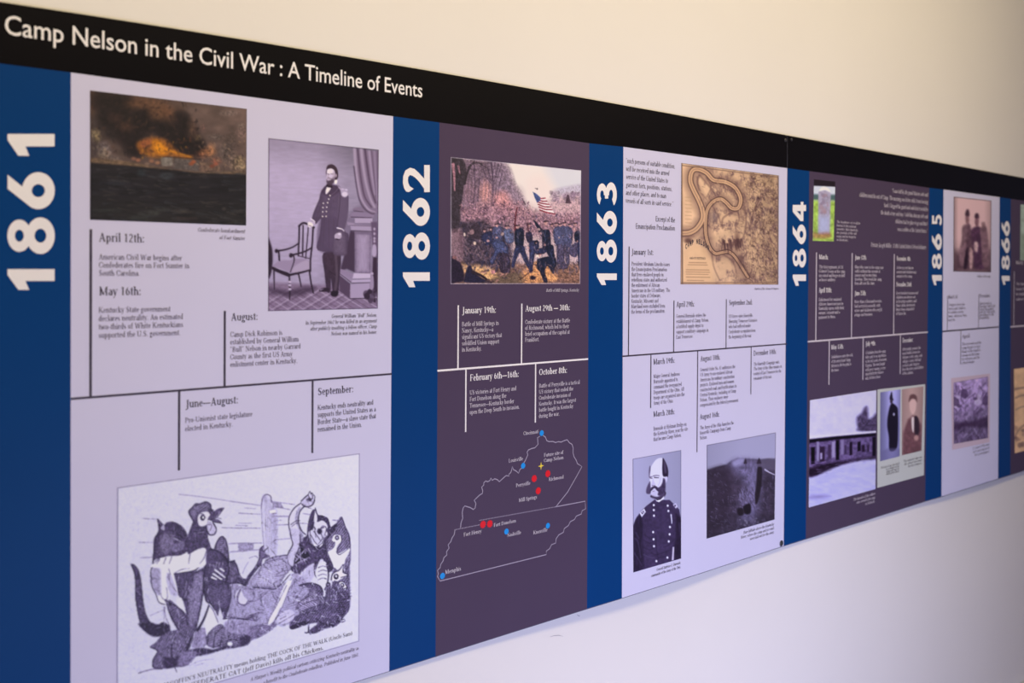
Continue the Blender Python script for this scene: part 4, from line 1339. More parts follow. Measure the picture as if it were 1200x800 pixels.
# dark cock with wing
p.poly('430 190 500 178 560 195 580 240 560 300 600 310 620 250 650 160 720 230 740 280 740 340 700 390 640 420 560 420 490 430 400 460 370 450 380 400 440 360 470 280 490 220', (66, 52, 80), .8, hatch=(35, 1.5, G_, .5))
p.poly('405 330 440 280 500 230 535 210 540 260 560 300 500 340 440 360', (176, 162, 190), .6, hatch=(120, 1.4, D, .7))
for s in ('410 340 470 300 540 280', '430 360 500 330 570 310', '420 300 500 250', '450 370 530 350 590 330'):
    p.line(s, 4, K)
p.poly('600 180 625 185 620 270 590 310 560 300 545 250 590 260', (132, 118, 148), .8, hatch=(0, 1.4, K, .6))
p.ell(610, 185, 14, 15, K, .5); p.ell(610, 185, 6, 6, L, .4)
for i in range(16):
    x, y = 690 + (i % 4) * 6, 240 + i * 12
    p.line([(x - 30, y), (x + 20 - i, y - 6), (x + 62 - i * 4, y - 22 + (i % 3) * 8)], 7, K, 1.5, .85)
p.line('430 190 500 175 560 195 575 230', 8, K, 6)
p.poly('380 440 470 410 480 430 430 450 390 465 370 458', K, .5)
p.line('490 420 485 480 465 485', 10, K, 6)
p.line('485 478 500 495', 6, K)
p.poly('495 470 560 430 640 420 700 395 660 440 590 460 520 490', (90, 76, 106), 1, hatch=(60, 1.3, K, .6))
p.line('540 400 580 430 640 440 640 450', 7, K)
# lying white sheet / feathers in the middle
p.poly('230 440 250 380 290 310 330 230 360 170 380 165 340 260 310 330 270 410', (230, 222, 240), .5)
p.poly('280 425 300 380 360 340 400 360 390 400 340 430', (206, 194, 218), .6)
for s in ('230 440 240 400 290 310 350 190', '265 430 320 330 370 200', '300 430 350 400 400 370', '310 400 350 380', '0 380 100 400 160 380', '20 260 90 290 170 280 250 210', '90 210 190 215 300 190'):
    p.line(s, 5, D, 4, .85)
p.poly('40 290 30 250 60 210 80 250 110 290 80 310', (214, 204, 226), .5)
p.line('60 215 40 260 50 300 90 310 110 285', 6, D)
# claws near centre
p.z(*F2)
p.line('370 745 420 730 500 750 600 755 690 720', 11, K, 8)
for s in ('600 760 660 715 740 740', '650 720 740 690 780 690', '660 740 720 780', '610 750 700 770 760 740'):
    p.line(s, 16, D, 4, .9)
p.line('550 450 520 540 540 600 600 610 660 560', 9, D, 7)
p.line('680 480 690 530 670 570', 5, D)
p.line('640 120 700 100 730 120', 6, G_); p.line('630 160 590 230 570 280', 6, G_)
# ---- big cock's body (centre left)
p.poly('190 120 240 60 300 60 360 110 400 170 450 150 490 170 520 220 540 310 590 340 640 300 690 230 740 180 760 190 690 280 640 350 600 410 530 385 440 395 440 450 450 520 430 620 410 700 380 760 350 680 330 640 310 720 280 650 230 590 180 560 170 400 165 200', (84, 70, 100), .7, hatch=(70, 1.5, K, .5))
p.poly('430 170 480 170 520 240 520 320 470 370 430 330', (132, 118, 146), 2, a=.7, hatch=(10, 1.4, K, .5))
p.poly('230 440 330 430 420 440 420 560 360 620 280 600 210 540', (102, 88, 118), 3, a=.6)
p.line('300 60 360 110 410 190 430 220 410 330 390 380', 14, K, 18)
p.line('430 170 470 150 505 185 530 270 560 325 600 345', 9, K)
p.line('430 390 480 380 540 385 600 405', 10, K)
p.line('445 420 450 520 425 640 400 720', 9, K)
p.line('180 130 175 300 165 420 190 560 240 600 280 660', 14, K)
for s in ('318 165 350 190', '300 205 375 255', '285 245 385 320', '265 285 350 342', '250 320 300 345'):
    p.line(s, 19, (228, 220, 240), 15, .95, sm=False)
p.line('270 350 340 350 400 370', 5, K)
# crouched cat's leg and shirt
p.z(*E2)
p.poly('480 190 560 160 700 170 790 140 790 300 770 480 740 640 700 790 620 800 600 640 560 460 540 440 520 400 500 300', (88, 74, 104), .7, hatch=(15, 1.5, K, .5))
p.poly('720 190 780 200 770 380 740 560 700 700 640 760 630 600 640 420 690 260', (152, 138, 168), 2.2, a=.75)
p.line('790 180 780 400 740 620 700 790', 12, K)
p.poly('500 480 560 455 605 620 570 640', (222, 214, 236), .6)
p.poly('400 480 440 470 520 540 590 600 630 700 600 800 540 800 460 690 420 580', (62, 48, 76), .6, hatch=(50, 1.6, G_, .6))
p.line('395 480 430 600 480 700 540 800', 13, K)
p.line('440 500 540 560 600 640 625 760', 9, K)
p.poly('270 100 330 40 470 0 800 -60 800 60 740 130 680 160 560 190 480 195 500 300 515 400 440 400 430 440 410 490 330 500 290 420 250 340 235 250 250 140', (224, 216, 236), .6)
p.poly('270 120 320 130 330 300 330 400 290 390 250 310 240 220', G_, 2.5, a=.6, hatch=(5, 1.5, D, .4))
p.poly('400 220 440 200 500 360 510 420 440 400 410 300', (178, 166, 192), 1.2, a=.8)
for s in ('410 190 430 270 500 380', '440 200 420 110 450 20', '480 190 560 150 680 120 650 30', '340 400 350 440 380 470', '400 340 410 430 390 490'):
    p.line(s, 6, D, 5)
p.line('480 200 560 185 680 165 750 120 800 90', 11, K, 14)
p.line('270 110 240 150 240 240 250 330 290 410 320 490 380 515', 11, K, 9)
p.line('260 100 330 30 400 10', 8, K)
p.line('390 470 430 500 440 520', 22, K)
p.poly('30 100 60 100 100 150 125 220 140 330 155 470 175 600 220 690 290 730 370 700 430 760 420 800 200 800 130 720 95 580 75 420 75 280 60 180', (78, 64, 94), .7, hatch=(80, 1.7, K, .5))
p.line('28 100 58 160 74 260 76 420 96 570 132 710 190 800', 8, K, 9)
p.line('60 98 110 160 138 300 155 470 180 600 230 700 300 730', 5, K, 10)
p.poly('210 720 300 735 370 700 430 750 400 800 240 800', K, 1, a=.8)
for s in ('130 30 240 20', '230 630 370 570', '370 560 375 700'):
    p.line(s, 7, G_, 4)
p.line('380 540 390 640 440 760', 8, D, 6)
# cat foot & ground
p.z(*C_)
p.poly('330 490 400 470 500 440 520 500 480 600 400 690 300 712 262 700 262 650 290 600 245 575 280 545', (128, 114, 144), .8, hatch=(30, 1.5, K, .55))
p.poly('170 430 240 420 300 435 365 440 350 480 300 510 240 500', K, 1)
p.line('245 575 290 600 265 650 262 700 310 712', 6, K)
p.line('380 560 380 650 410 730', 9, K, 4)
p.line('500 520 480 570 470 610', 14, K)
p.poly('330 640 400 640 470 600 560 580 640 590 700 570 853 500 853 560 700 590 600 620 500 640 480 685 400 700 340 705', (52, 38, 64), 1.2, tex=(.25, 3, 2, 4))
p.poly('430 620 470 600 540 610 480 685 420 690', (118, 104, 134), 1.2)
p.line('172 738 250 715 320 712', 6, D)
p.poly('540 460 600 470 600 560 520 580 505 560', (150, 136, 166), .8)
p.poly('610 320 650 360 670 440 650 470 620 470 600 520 590 460 580 400', (224, 216, 238), .5)
p.line('610 310 640 350 668 420', 5, D)
p.line('540 470 580 400 610 320', 18, K, 10)
p.poly('600 500 660 440 700 440 760 500 800 520 790 570 720 565 640 580 600 560', (158, 144, 174), .8, hatch=(70, 1.4, K, .6))
for s in ('640 580 650 500 700 450', '680 575 690 510', '600 560 610 500', '720 560 735 530 790 530'):
    p.line(s, 5, K)
p.ell(742, 555, 16, 12, (226, 218, 238), .5)
p.poly('710 420 760 410 853 420 853 490 780 490 720 470', (150, 136, 166), 1)
p.line('700 400 760 395 853 405', 6, K)
for s in ('490 690 560 660 640 650', '530 690 580 675'):
    p.line(s, 4, L)
# ---- heads upper left
p.z(*A_)
p.poly('335 480 380 520 400 505 450 500 510 530 545 580 560 640 560 700 500 740 400 750 320 770 300 800 305 700 310 620 345 560', (54, 40, 66), .6, hatch=(40, 1.5, D, .5))
p.poly('370 590 430 580 460 620 440 700 390 740 350 700 350 640', (148, 134, 162), 2, a=.75, hatch=(60, 1.4, K, .4))
p.poly('440 680 480 650 525 640 530 680 500 710 440 715', (110, 96, 126), .8)
p.line('335 480 345 560 320 620 308 720 300 800', 8, K)
p.line('470 585 500 600 520 620', 10, K)
p.line('450 615 500 640', 6, L)
p.poly('360 545 380 520 385 560', L, .6)
p.poly('590 490 560 430 580 400 610 370 640 375 680 355 715 370 720 400 740 420 720 460 700 480 700 560 700 620 725 700 720 760 690 800 560 740 555 640 560 580', (84, 70, 98), .6, hatch=(110, 1.5, K, .5))
p.poly('565 430 600 380 680 358 715 385 700 420 640 430 600 480', (140, 126, 156), .8, hatch=(60, 1.4, K, .5))
p.line('590 490 560 430 585 395 612 368 640 374 680 354 716 372 722 404', 7, K)
p.poly('640 440 690 425 715 450 700 480 690 520 640 530 625 480', (220, 210, 228), .6)
p.ell(660, 470, 17, 22, K, .5); p.ell(664, 468, 7, 9, (226, 218, 236), .4)
p.line('640 440 665 445 680 470', 5, K)
p.poly('700 470 760 410 815 398 800 420 750 470 720 490', (72, 58, 86), .5)
p.poly('725 490 770 480 800 510 750 505', (90, 76, 104), .5)
p.line('700 480 730 485 770 460 815 400', 8, K, 4)
p.line('730 495 800 512', 8, K, 4)
p.line('765 470 795 478', 4, D)
p.poly('700 500 740 510 758 560 745 592 710 590 695 550', (200, 188, 212), .5)
p.line('735 505 758 550 745 590 710 592 697 570', 9, K)
p.line('700 520 725 525 715 560', 6, D)
p.poly('560 600 600 560 650 600 690 640 720 700 680 700 620 690 570 720', (70, 56, 84), 1.5, a=.8)
p.poly('340 780 400 750 540 740 620 700 680 690 690 760 640 830 300 830', (224, 216, 236), .6)
for s in ('440 745 420 800', '570 725 560 800', '350 770 330 800', '395 760 380 800', '690 700 670 760 640 800'):
    p.line(s, 6, D, 4)
p.poly('745 700 770 630 800 605 830 640 845 720 850 800 780 800', (130, 116, 146), .6, hatch=(80, 1.4, K, .5))
p.line('745 700 765 640 800 604 832 640 846 720 848 800', 6, K)
p.line('720 700 790 730 850 800', 22, K, 26)
p.poly('690 720 760 710 830 790 800 830 700 830', (72, 58, 86), 1)
p.line('860 790 890 780', 12, K)
p.rim = None
C0 = p.C.copy()
mk = np.clip((215 - p.C.mean(1)) / 25, 0, 1)[:, None]
p.z(0, 0, 1)
for sd, ang in ((41, 70), (42, 110), (43, 35), (44, 150)):
    p.dabs(420, (150, 585, 415, 792), 6, .8, [(44, 32, 54), (44, 32, 54), (190, 178, 204), (120, 104, 134)], sd, ang, 22, .5)
p.dabs(260, (300, 640, 412, 762), 5, .9, [(44, 32, 54), (214, 204, 226), (232, 224, 240)], 45, 60, 60, .8)
p.dabs(160, (190, 650, 280, 770), 8, .9, [(204, 192, 216), (44, 32, 54)], 46, 95, 15, .6)
p.C = C0 * (1 - mk) + p.C * mk
t_ = p.C.mean(1) / 255
p.C *= (1 + 1.1 * (1 - np.clip((t_ - .25) / .62, 0, 1)) * (fbm(p.X / 1.1, p.Y / 1.5, 77, 2) - .5))[:, None]
p.frame(.9, (92, 76, 110), .95)
cart = p.done('cartoon_print', P61, 'framed ink cartoon of fighting cats and roosters by a fence')
text('cartoon_title', 'MAGOFFIN\u2019S NEUTRALITY means holding THE COCK OF THE WALK (Uncle Sam)', 188, 743.5, 743.5, 412.3, 4.6, P61, 'ink', 's', 'R', off=.0009)
text('cartoon_title', 'while the CONFEDERATE CAT (Jeff Davis) kills off his Chickens.', 176, 760.8, 760.8, 378.8, 5.0, P61, 'ink', 's', 'R', off=.0009)
text(CP, ['A Harper\u2019s Weekly political cartoon criticizing Kentucky neutrality as', 'a benefit to the Confederate rebellion. Published in June 1861.'], 293.4, 760.8, 768.4, 420.2, 4.2, P61, 'ink2', 'it', 'R')

# ---------------------------------------------------------------- battle lithograph (1862)
N0, N1, N2 = (30, 34, 52), (48, 50, 78), (82, 80, 108)
p = Pic((528, 184), (680.8, 199.7), (679.7, 332.5), (527.8, 332.8), .75, (190, 160, 160))
p.z(510, 170, 4.444)
p.poly('330 60 600 90 780 120 780 260 600 340 470 300 400 200', (228, 210, 202), 5, False)
p.poly('560 90 780 110 780 240 640 250 600 180', (206, 200, 206), 7, False, a=.8)
p.poly('600 240 690 215 780 205 780 260 640 280', (176, 160, 176), 2, a=.8)
p.poly('70 60 340 80 380 140 410 230 440 300 400 400 80 420', (122, 98, 112), 6, False, tex=(.25, 3, 8, 4))
p.poly('280 90 370 100 410 200 450 270 470 320 400 330 330 260', (132, 110, 126), 4, a=.9, tex=(.2, 5, 5, 9))
p.ell(260, 250, 30, 60, (214, 150, 142), 3, 0, .8)
p.ell(345, 290, 50, 50, (214, 146, 142), 4, 0, .8)
p.ell(390, 330, 60, 40, (204, 138, 136), 4, 0, .7)
p.ell(180, 250, 40, 50, (150, 112, 122), 4, 0, .5)
p.ell(420, 270, 40, 50, (150, 124, 136), 5, 0, .5)
p.poly('480 180 560 160 620 240 660 300 600 350 520 340 480 280', (230, 206, 198), 5, a=.7)
p.poly('590 290 780 260 780 400 560 400', (190, 152, 156), 4, a=.8, tex=(.2, 3, 3, 4))
p.poly('130 330 300 300 500 340 640 360 780 360 780 470 130 470', (152, 112, 122), 5, False, a=.85, tex=(.35, 1.5, 1.5, 4))
# woods
for x in range(150, 330, 18):
    p.line([(x, 80), (x + 5, 200), (x - 3, 290)], 7, (96, 76, 92), 5, .55)
for s, w in (('290 90 300 180 300 300', 9), ('270 110 292 190', 5), ('330 100 305 190', 6), ('240 90 262 160 290 200', 4), ('350 130 335 200 320 290', 5), ('200 90 205 200 200 290', 5),
             ('310 90 300 150', 4), ('345 100 322 170', 3), ('230 170 220 290', 5)):
    p.line(s, w, (66, 50, 68), 3, .8)
p.poly('78 64 110 68 140 70 160 120 150 200 140 280 130 340 125 430 80 430', (58, 48, 56), .8, tex=(.3, 2, 4, 4))
p.line('92 100 98 160 100 235', 15, (168, 116, 128), 6)
p.line('120 110 128 150', 10, (150, 104, 116), 4)
p.line('150 200 170 130 190 100 215 92 240 95', 16, (54, 44, 52), 6)
p.line('190 100 205 80', 10, (56, 46, 54), 5)
p.line('230 95 250 110 270 120', 5, (60, 48, 58), 3)
p.dabs(70, (150, 70, 300, 130), 18, 3, [(84, 66, 80), (120, 96, 108), (60, 46, 60)], 3, 60, 80, .7)
# crowd
p.dabs(520, (130, 290, 500, 450), 13, 5, [(96, 66, 82), (196, 146, 150), (70, 50, 66), (140, 100, 114), (176, 130, 136), (60, 44, 62)], 11, 90, 70, .75)
p.dabs(200, (500, 350, 755, 430), 12, 4, [(96, 66, 82), (196, 146, 150), (70, 50, 66), (150, 110, 120), (80, 70, 96)], 12, 90, 40, .7)
p.dabs(120, (560, 290, 755, 380), 9, 3, [(150, 112, 124), (214, 176, 174), (120, 90, 108)], 17, 90, 60, .55)
p.blobs(60, (600, 245, 755, 300), 8, [(150, 124, 140), (120, 96, 112)], 18, .5)
p.poly('680 290 684 262 695 260 702 290 708 302 678 302', (84, 62, 74), .5)
p.ell(622, 262, 14, 12, (140, 116, 130), 1.5, a=.8)
# ground
p.poly('75 590 200 600 300 580 460 620 560 600 640 630 760 620 760 725 75 725', (124, 92, 80), 2.5, False, tex=(.4, 6, 2, 4))
p.poly('140 620 230 610 290 640 330 690 260 715 180 690', (206, 156, 110), 1.5, tex=(.3, 2, 2, 4))
p.poly('430 690 500 620 560 600 610 640 640 700 560 715 460 718', (208, 144, 98), 1.5, tex=(.3, 2, 2, 7))
p.poly('320 680 440 660 450 722 300 722', (98, 80, 66), 3, a=.8)
p.poly('640 640 760 620 760 720 660 722', (134, 96, 80), 3, a=.8, tex=(.4, 4, 2, 6))
# dim left fighters
p.poly('130 400 250 390 300 430 380 450 400 560 380 640 280 630 150 620 125 520', (66, 54, 66), 3, False, tex=(.5, 2, 2.5, 4))
p.dabs(260, (130, 400, 390, 640), 24, 8, [(58, 46, 58), (96, 80, 92), (120, 92, 100), (44, 42, 62), (76, 66, 84), (134, 108, 112)], 21, 80, 60, .7)
p.poly('85 450 125 440 150 480 140 600 85 600', (112, 84, 94), 1.5, a=.8)
p.ell(152, 466, 5, 9, (216, 190, 180), .4)
p.ell(205, 511, 7, 9, (218, 186, 170), .5)
p.poly('180 430 210 405 235 430 230 480 190 480', (60, 48, 58), .7)
p.ell(190, 452, 12, 14, (140, 108, 112), .6)
p.poly('78 580 110 600 135 620 150 700 110 715 78 710', (40, 30, 46), .8)
p.ell(100, 585, 12, 9, (122, 84, 84), .5)
p.poly('150 700 165 640 185 625 200 660 240 690 280 715 160 715', (38, 34, 54), .7)
p.line('195 660 240 680 290 715', 16, (44, 32, 40), 10)
p.dabs(26, (260, 620, 420, 712), 26, 9, [(56, 38, 46), (168, 118, 110), (46, 40, 56), (96, 70, 66)], 5, 150, 30, .8)
p.ell(300, 660, 12, 10, (196, 132, 130), .7)
# blue figures middle
FIG = [('300 430 345 425 350 480 345 530 310 540 300 490', N2), ('240 470 290 450 300 500 260 520', N1), ('355 440 400 445 410 500 370 510', (96, 100, 130)),
       ('290 500 350 500 380 540 370 580 330 560 300 620 285 600 310 550', (74, 78, 112)), ('335 570 380 570 390 650 340 660', (60, 48, 62)),
       ('415 440 455 435 462 480 455 530 430 545 415 520', N0), ('418 530 460 525 470 560 490 610 505 640 490 650 460 600 440 560 420 600 410 635 396 630 405 580', N1),
       ('470 460 500 455 505 500 480 505', (52, 44, 64)), ('490 505 530 500 540 530 520 560 510 620 505 660 488 655 490 580', N1), ('515 500 530 495 540 508 530 520 515 518', N0),
       ('512 395 525 400 560 440 590 440 600 480 598 540 560 540 552 480', N0), ('560 530 610 520 620 570 632 620 618 630 596 590 575 550', N0),
       ('620 430 700 425 715 470 700 530 650 540 620 500', N2), ('635 520 670 530 672 600 690 640 640 640 632 580', (84, 74, 96)), ('670 520 690 530 700 600 690 630 676 590', (88, 78, 98)),
       ('520 545 570 535 575 560 530 570', N1), ('540 590 600 580 630 600 620 650 612 670 585 630 570 660 585 710 565 712 545 660 528 640 530 600', N0),
       ('725 455 752 450 752 500 728 500', N0), ('738 500 752 500 752 640 744 600', N1), ('700 530 740 510 735 580 700 570', (88, 78, 104))]
for s, c in FIG:
    p.poly(s, c, .6, tex=(.3, 1.6, 1.6, 4), rim=(1.2, (24, 20, 36), .5))
for s in ('398 640 406 580 420 540', '440 560 470 600 495 640', '430 450 430 520', '570 450 575 530', '645 440 650 520', '680 440 680 510', '320 440 325 520', '600 560 622 622', '505 530 500 620'):
    p.line(s, 4, (96, 102, 138), 2, .5)
for x, y, r in ((428, 428, 10), (486, 420, 9), (575, 408, 11), (606, 420, 8), (630, 415, 8), (650, 418, 8), (672, 412, 8), (728, 415, 9), (700, 420, 7), (320, 420, 9), (290, 440, 8), (256, 448, 8), (372, 430, 9), (545, 575, 10), (525, 510, 5)):
    p.ell(x, y - 2, r * .8, r, (186, 138, 134), .5)
    p.line([(x - r, y - r + 1), (x + r, y - r - 1)], 7, (48, 34, 46), 6, .95, sm=False)
p.ell(532, 578, 8, 7, (238, 208, 190), .5); p.ell(550, 580, 7, 6, (226, 190, 176), .5)
p.line('414 440 418 370 426 325', 8, (92, 34, 44), 6)
p.line('484 445 480 405', 8, (80, 44, 56), 5)
p.line('440 700 480 670 510 650', 4, (66, 34, 36), 3)
p.line('400 660 460 620', 4, (150, 100, 96), 3, .7)
p.ell(508, 690, 16, 11, (40, 30, 44), .7)
p.line('520 225 532 228', 3, (110, 90, 104)); p.ell(530, 228, 3, 4, (90, 72, 84), .4)
p.line('451 278 470 310', 3, (84, 62, 76), 4)
g_ = np.random.RandomState(4)
p.dabs(330, (235, 425, 750, 660), 20, 4, [(34, 32, 50), (104, 96, 118), (70, 66, 98), (150, 116, 124), (56, 44, 60), (40, 48, 76)], 33, 95, 35, .6)
p.dabs(90, (420, 600, 752, 716), 18, 4, [(70, 48, 54), (180, 128, 104), (104, 78, 76), (52, 40, 52)], 34, 10, 40, .6)
p.blobs(26, (240, 420, 750, 560), 5, [(190, 140, 136), (206, 168, 160), (60, 44, 56)], 35, .8)
# flag
p.poly('508 244 525 256 545 270 570 272 582 295 600 320 622 358 600 352 570 350 545 335 540 320 530 300 520 280', (232, 214, 210), .4, False)
for s in ('548 278 572 276', '544 288 560 292 580 292', '532 296 560 304 590 308', '536 308 565 320 600 322', '540 322 570 334 606 336', '545 338 580 350 622 358'):
    p.line(s, 6.5, (128, 34, 52), 6)
p.poly('507 243 528 254 546 272 548 288 530 300 518 276', (70, 80, 124), .5, False)
dk = 1 - np.clip((p.C.mean(1) - 150) / 50, 0, 1)
p.C *= (1 + dk * .75 * (fbm(p.X / 1.0, p.Y / 1.3, 19, 2) - .5))[:, None]
p.C = 140 + (p.C - 134) * 1.1
p.frame(.8, (200, 184, 200), .8)
p.done('battle_print', P62, 'colour print of a battle with a flag in the smoke')

# ---------------------------------------------------------------- survey map (1863)
T0 = (200, 164, 134)
p = Pic((798.2, 191), (912.5, 205.5), (912, 333.4), (797.3, 333), .62, T0)
p.grain(.07, 9, 9, 6)
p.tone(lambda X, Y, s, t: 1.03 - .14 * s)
p.z(785, 180, 4.707)
BR, BR2, TN = (66, 46, 48), (112, 84, 78), (206, 172, 136)
n = lambda sx, sy, sd: fbm(p.X / sx, p.Y / sy, sd)
m_ = np.clip((n(6, 8, 50) - .40) * 4, 0, 1) * np.clip((p.s - .12) * 8, 0, 1) * np.clip(1.2 - np.abs(p.t - .5) * .5, 0, 1)
m_ *= 1 - ((p.s < .33) & (p.t > .62)) * 1.0
m_ *= 1 - ((p.s < .16) & (p.t > .1)) * 1.0
r_ = np.abs(n(7, 9, 61) - .5)
p._mix(np.arange(len(p.s)), .8 * m_ * np.clip(n(1.4, 2.2, 52) * 1.7 - .4, 0, 1) * (.4 + n(7, 7, 3)), (84, 62, 72))
w_ = np.clip((p.s - .52) * 5, 0, 1)
p._mix(np.arange(len(p.s)), np.clip(1 - r_ * 26, 0, 1) * w_ * .6, BR)
r_ = np.abs(n(4, 6, 71) - .48)
p._mix(np.arange(len(p.s)), np.clip(1 - r_ * 18, 0, 1) * w_ * .55 * (n(5, 5, 4) > .42), BR)
p.tone(lambda X, Y, s, t: 1 - .28 * np.clip((s - .6) * 3, 0, 1) * (n(4, 4, 81) - .2))
river = ['70 440 110 435 150 410 180 360 178 310 160 260 130 200 112 150 120 100 150 85 200 105 240 145 300 155 350 180 380 220 390 260 375 300 340 300 310 270 280 250 245 260 215 290 200 330 195 400 200 460 220 520 250 550 285 545 320 540 350 560 380 600 410 650 430 680']
for s in river:
    p.line(s, 72, (104, 78, 76), 60, .5, 4)
    p.line(s, 34, BR, 22, 1, .5)
    p.line(s, 27, (190, 152, 122), 12, 1, .5)
    p.line(s, 3.5, (112, 84, 76), 3, .7)
for s in ('150 130 160 200 200 250', '165 120 200 160 240 210', '210 140 225 190 200 240', '240 300 270 350 280 400', '240 380 260 350', '440 420 450 360 480 280 520 220 560 180', '470 300 500 240', '290 410 290 360 330 330 370 320 380 370 360 410',
          '270 480 300 500 390 500', '230 540 240 620 270 690', '300 560 350 600 370 680', '410 620 450 690', '430 540 400 580', '540 240 580 260 590 350', '250 160 330 190 360 240', '500 330 470 400 520 420', '520 440 560 420 580 380', '160 120 150 160 170 210', '410 300 420 360 410 440 380 520 400 540'):
    p.line(s, 9, (100, 74, 72), 3, .6, 1)
p.dabs(30, (290, 470, 400, 500), 44, 8, [(78, 56, 58), (100, 74, 72)], 5, 85, 12, .75)
p.dabs(150, (410, 440, 590, 700), 22, 5, [(84, 60, 66), (120, 90, 88), (190, 156, 124)], 6, 60, 40, .6)
p.dabs(90, (420, 130, 595, 440), 24, 5, [(84, 62, 72), (120, 94, 96), (212, 180, 150)], 7, 70, 50, .5)
p.dabs(60, (150, 130, 370, 290), 18, 4, [(96, 72, 72), (212, 178, 142)], 8, 60, 50, .5)
p.dabs(40, (220, 300, 400, 440), 18, 4, [(96, 72, 72), (212, 178, 142)], 9, 60, 60, .5)
p.ell(240, 350, 18, 26, (92, 78, 88), 3, a=.6); p.ell(390, 590, 12, 26, (96, 72, 70), 2, a=.7); p.ell(370, 480, 14, 40, (84, 60, 60), 2, a=.7)
p.ell(100, 480, 20, 14, (88, 64, 62), 1.5, a=.8); p.ell(95, 455, 26, 5, BR2, 1.5, a=.7)
p.ell(230, 350, 5, 40, TN, 2, a=.5)
for i in range(9):
    p.line([(85, 240 + i * 20), (118, 242 + i * 20)], 3, (158, 124, 98), None, .6, sm=False)
p.poly('75 540 130 500 200 520 235 600 240 705 70 705', (204, 166, 130), 2, False, a=.6)
for y, x0, x1 in ((600, 105, 200), (612, 100, 205), (640, 90, 215), (652, 88, 218), (664, 90, 210), (680, 90, 220), (698, 95, 185)):
    p.line([(x0, y), (x1, y + 2)], 4, (140, 106, 86), None, .75, sm=False)
p.line('95 545 100 560 110 600', 3, BR2, None, .0)
p.C = 150 + (p.C - 140) * 1.25
p.line('62 64 600 130', 5, (120, 88, 74), None, .9, sm=False)
p.line('64 50 68 722', 8, (104, 76, 64), None, .8, sm=False)
p.line('62 712 598 710', 5, (120, 88, 74), None, .9, sm=False)
p.line('596 120 594 720', 8, (120, 96, 92), None, .6, sm=False)
p.line('70 60 600 124', 3, (220, 190, 158), None, .6, sm=False)
p.frame(.8, (96, 72, 64), .9)
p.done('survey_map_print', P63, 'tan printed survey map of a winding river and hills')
arc = 'CAMP NELSON'
for i, ch in enumerate(arc):
    if ch == ' ':
        continue
    t = i / (len(arc) - 1)
    x, y = 88 + 122 * t, 533 - 40 * math.sin(math.pi * (.08 + .84 * t)) + 6 * t
    q = (785 + x / 4.707, 180 + y / 4.707)
    text('map_letter', ch, q[0] - .9, q[1], q[1], q[0] + 1.0, 5.2, P63, 'ink', 'hx', off=.0009)
text('map_title', 'AND ITS DEFENSES', 807.8, 303.6, 303.6, 826.3, 2.6, P63, 'ink', 'sb', off=.0009)

# ---------------------------------------------------------------- officer with whiskers (1863)
p = Pic((741.3, 537.5), (798, 527.2), (798, 654.1), (742, 670.5), .55, (164, 158, 184))
U0, U1, U2 = (40, 30, 50), (62, 50, 76), (88, 76, 104)
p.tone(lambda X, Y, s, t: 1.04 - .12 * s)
p.z(735, 590, 8.886)
p.poly('60 240 80 170 130 90 200 20 280 -40 440 -40 480 0 540 60 560 180 566 600 560 620 60 760', (66, 52, 80), .5, False, tex=(.18, 3, 3, 4))
p.poly('60 240 100 140 140 110 160 200 150 420 170 640 130 720 60 760', (46, 34, 56), 1.2, False, tex=(.3, 2, 4, 5))
p.poly('500 100 560 150 565 600 500 580 480 480 510 350', (44, 32, 52), 1.5, False, tex=(.3, 2, 4, 8))
for s, w, c in (('150 180 158 300 160 420 175 660', 10, U0), ('80 360 110 400 140 560', 8, U2), ('90 300 120 360', 7, U2), ('75 520 110 570 150 640', 7, U2), ('170 380 230 410 260 400', 8, U0), ('160 450 230 480 270 460', 8, U0),
                ('295 330 300 450 320 560', 7, U0), ('250 510 300 530 400 500 450 480', 9, U0), ('380 450 430 430 490 370', 7, U0), ('170 530 240 560 280 560', 10, U2), ('510 320 500 440 540 560', 8, U0),
                ('350 60 350 300', 3, U1), ('180 320 230 360', 6, U0), ('520 130 530 260 520 310', 8, U0), ('360 300 420 310 480 290', 5, U1), ('300 590 340 560 420 550', 8, U0), ('540 200 548 330', 6, U2)):
    p.line(s, w, c, w * .4, .7, 1)
p.poly('125 95 175 50 192 85 150 140', (212, 204, 226), .5, False)
p.poly('143 92 168 72 176 88 155 110', (48, 36, 58), .4, False)
p.ell(160, 90, 7, 7, (200, 190, 216), .4)
p.poly('475 10 505 -6 522 30 505 50', (206, 196, 222), .5, False); p.ell(497, 20, 8, 10, (60, 46, 70), .4)
for x, y in ((275, 14), (275, 66), (277, 124), (268, 295), (273, 370), (277, 442), (302, 597), (420, 20), (427, 75), (443, 242), (440, 318), (431, 392), (417, 560)):
    p.ell(x, y, 10, 12, (222, 214, 234), .45)
p.line('455 115 462 180 462 205', 14, (206, 198, 222), 7)
p.poly('472 450 488 450 482 585 462 590', (196, 182, 200), .5, False)
p.z(735, 520, 10)
p.poly('270 620 320 640 370 680 440 610 440 560 300 590', (44, 32, 50), .6)
p.poly('330 645 350 660 390 650 432 605 430 640 370 682 340 670', (226, 218, 236), .5, False)
p.poly('430 600 480 650 520 690 600 740 600 800 300 800 300 700', U1, 1, a=.0)
p.poly('260 380 255 340 270 280 320 200 370 165 420 170 450 220 460 330 440 430 430 540 400 600 340 620 290 600 270 540', (214, 206, 226), .6)
p.poly('415 165 440 195 470 270 480 340 470 390 440 385 415 370 408 300 410 220', (46, 34, 54), .6)
p.poly('430 200 450 240 458 330 440 340 428 270', (96, 82, 108), .8, a=.7)
p.poly('445 385 468 385 465 430 445 460 435 420', (200, 190, 214), .5)
p.poly('262 260 272 275 262 370 255 390 252 320', (90, 76, 102), .6)
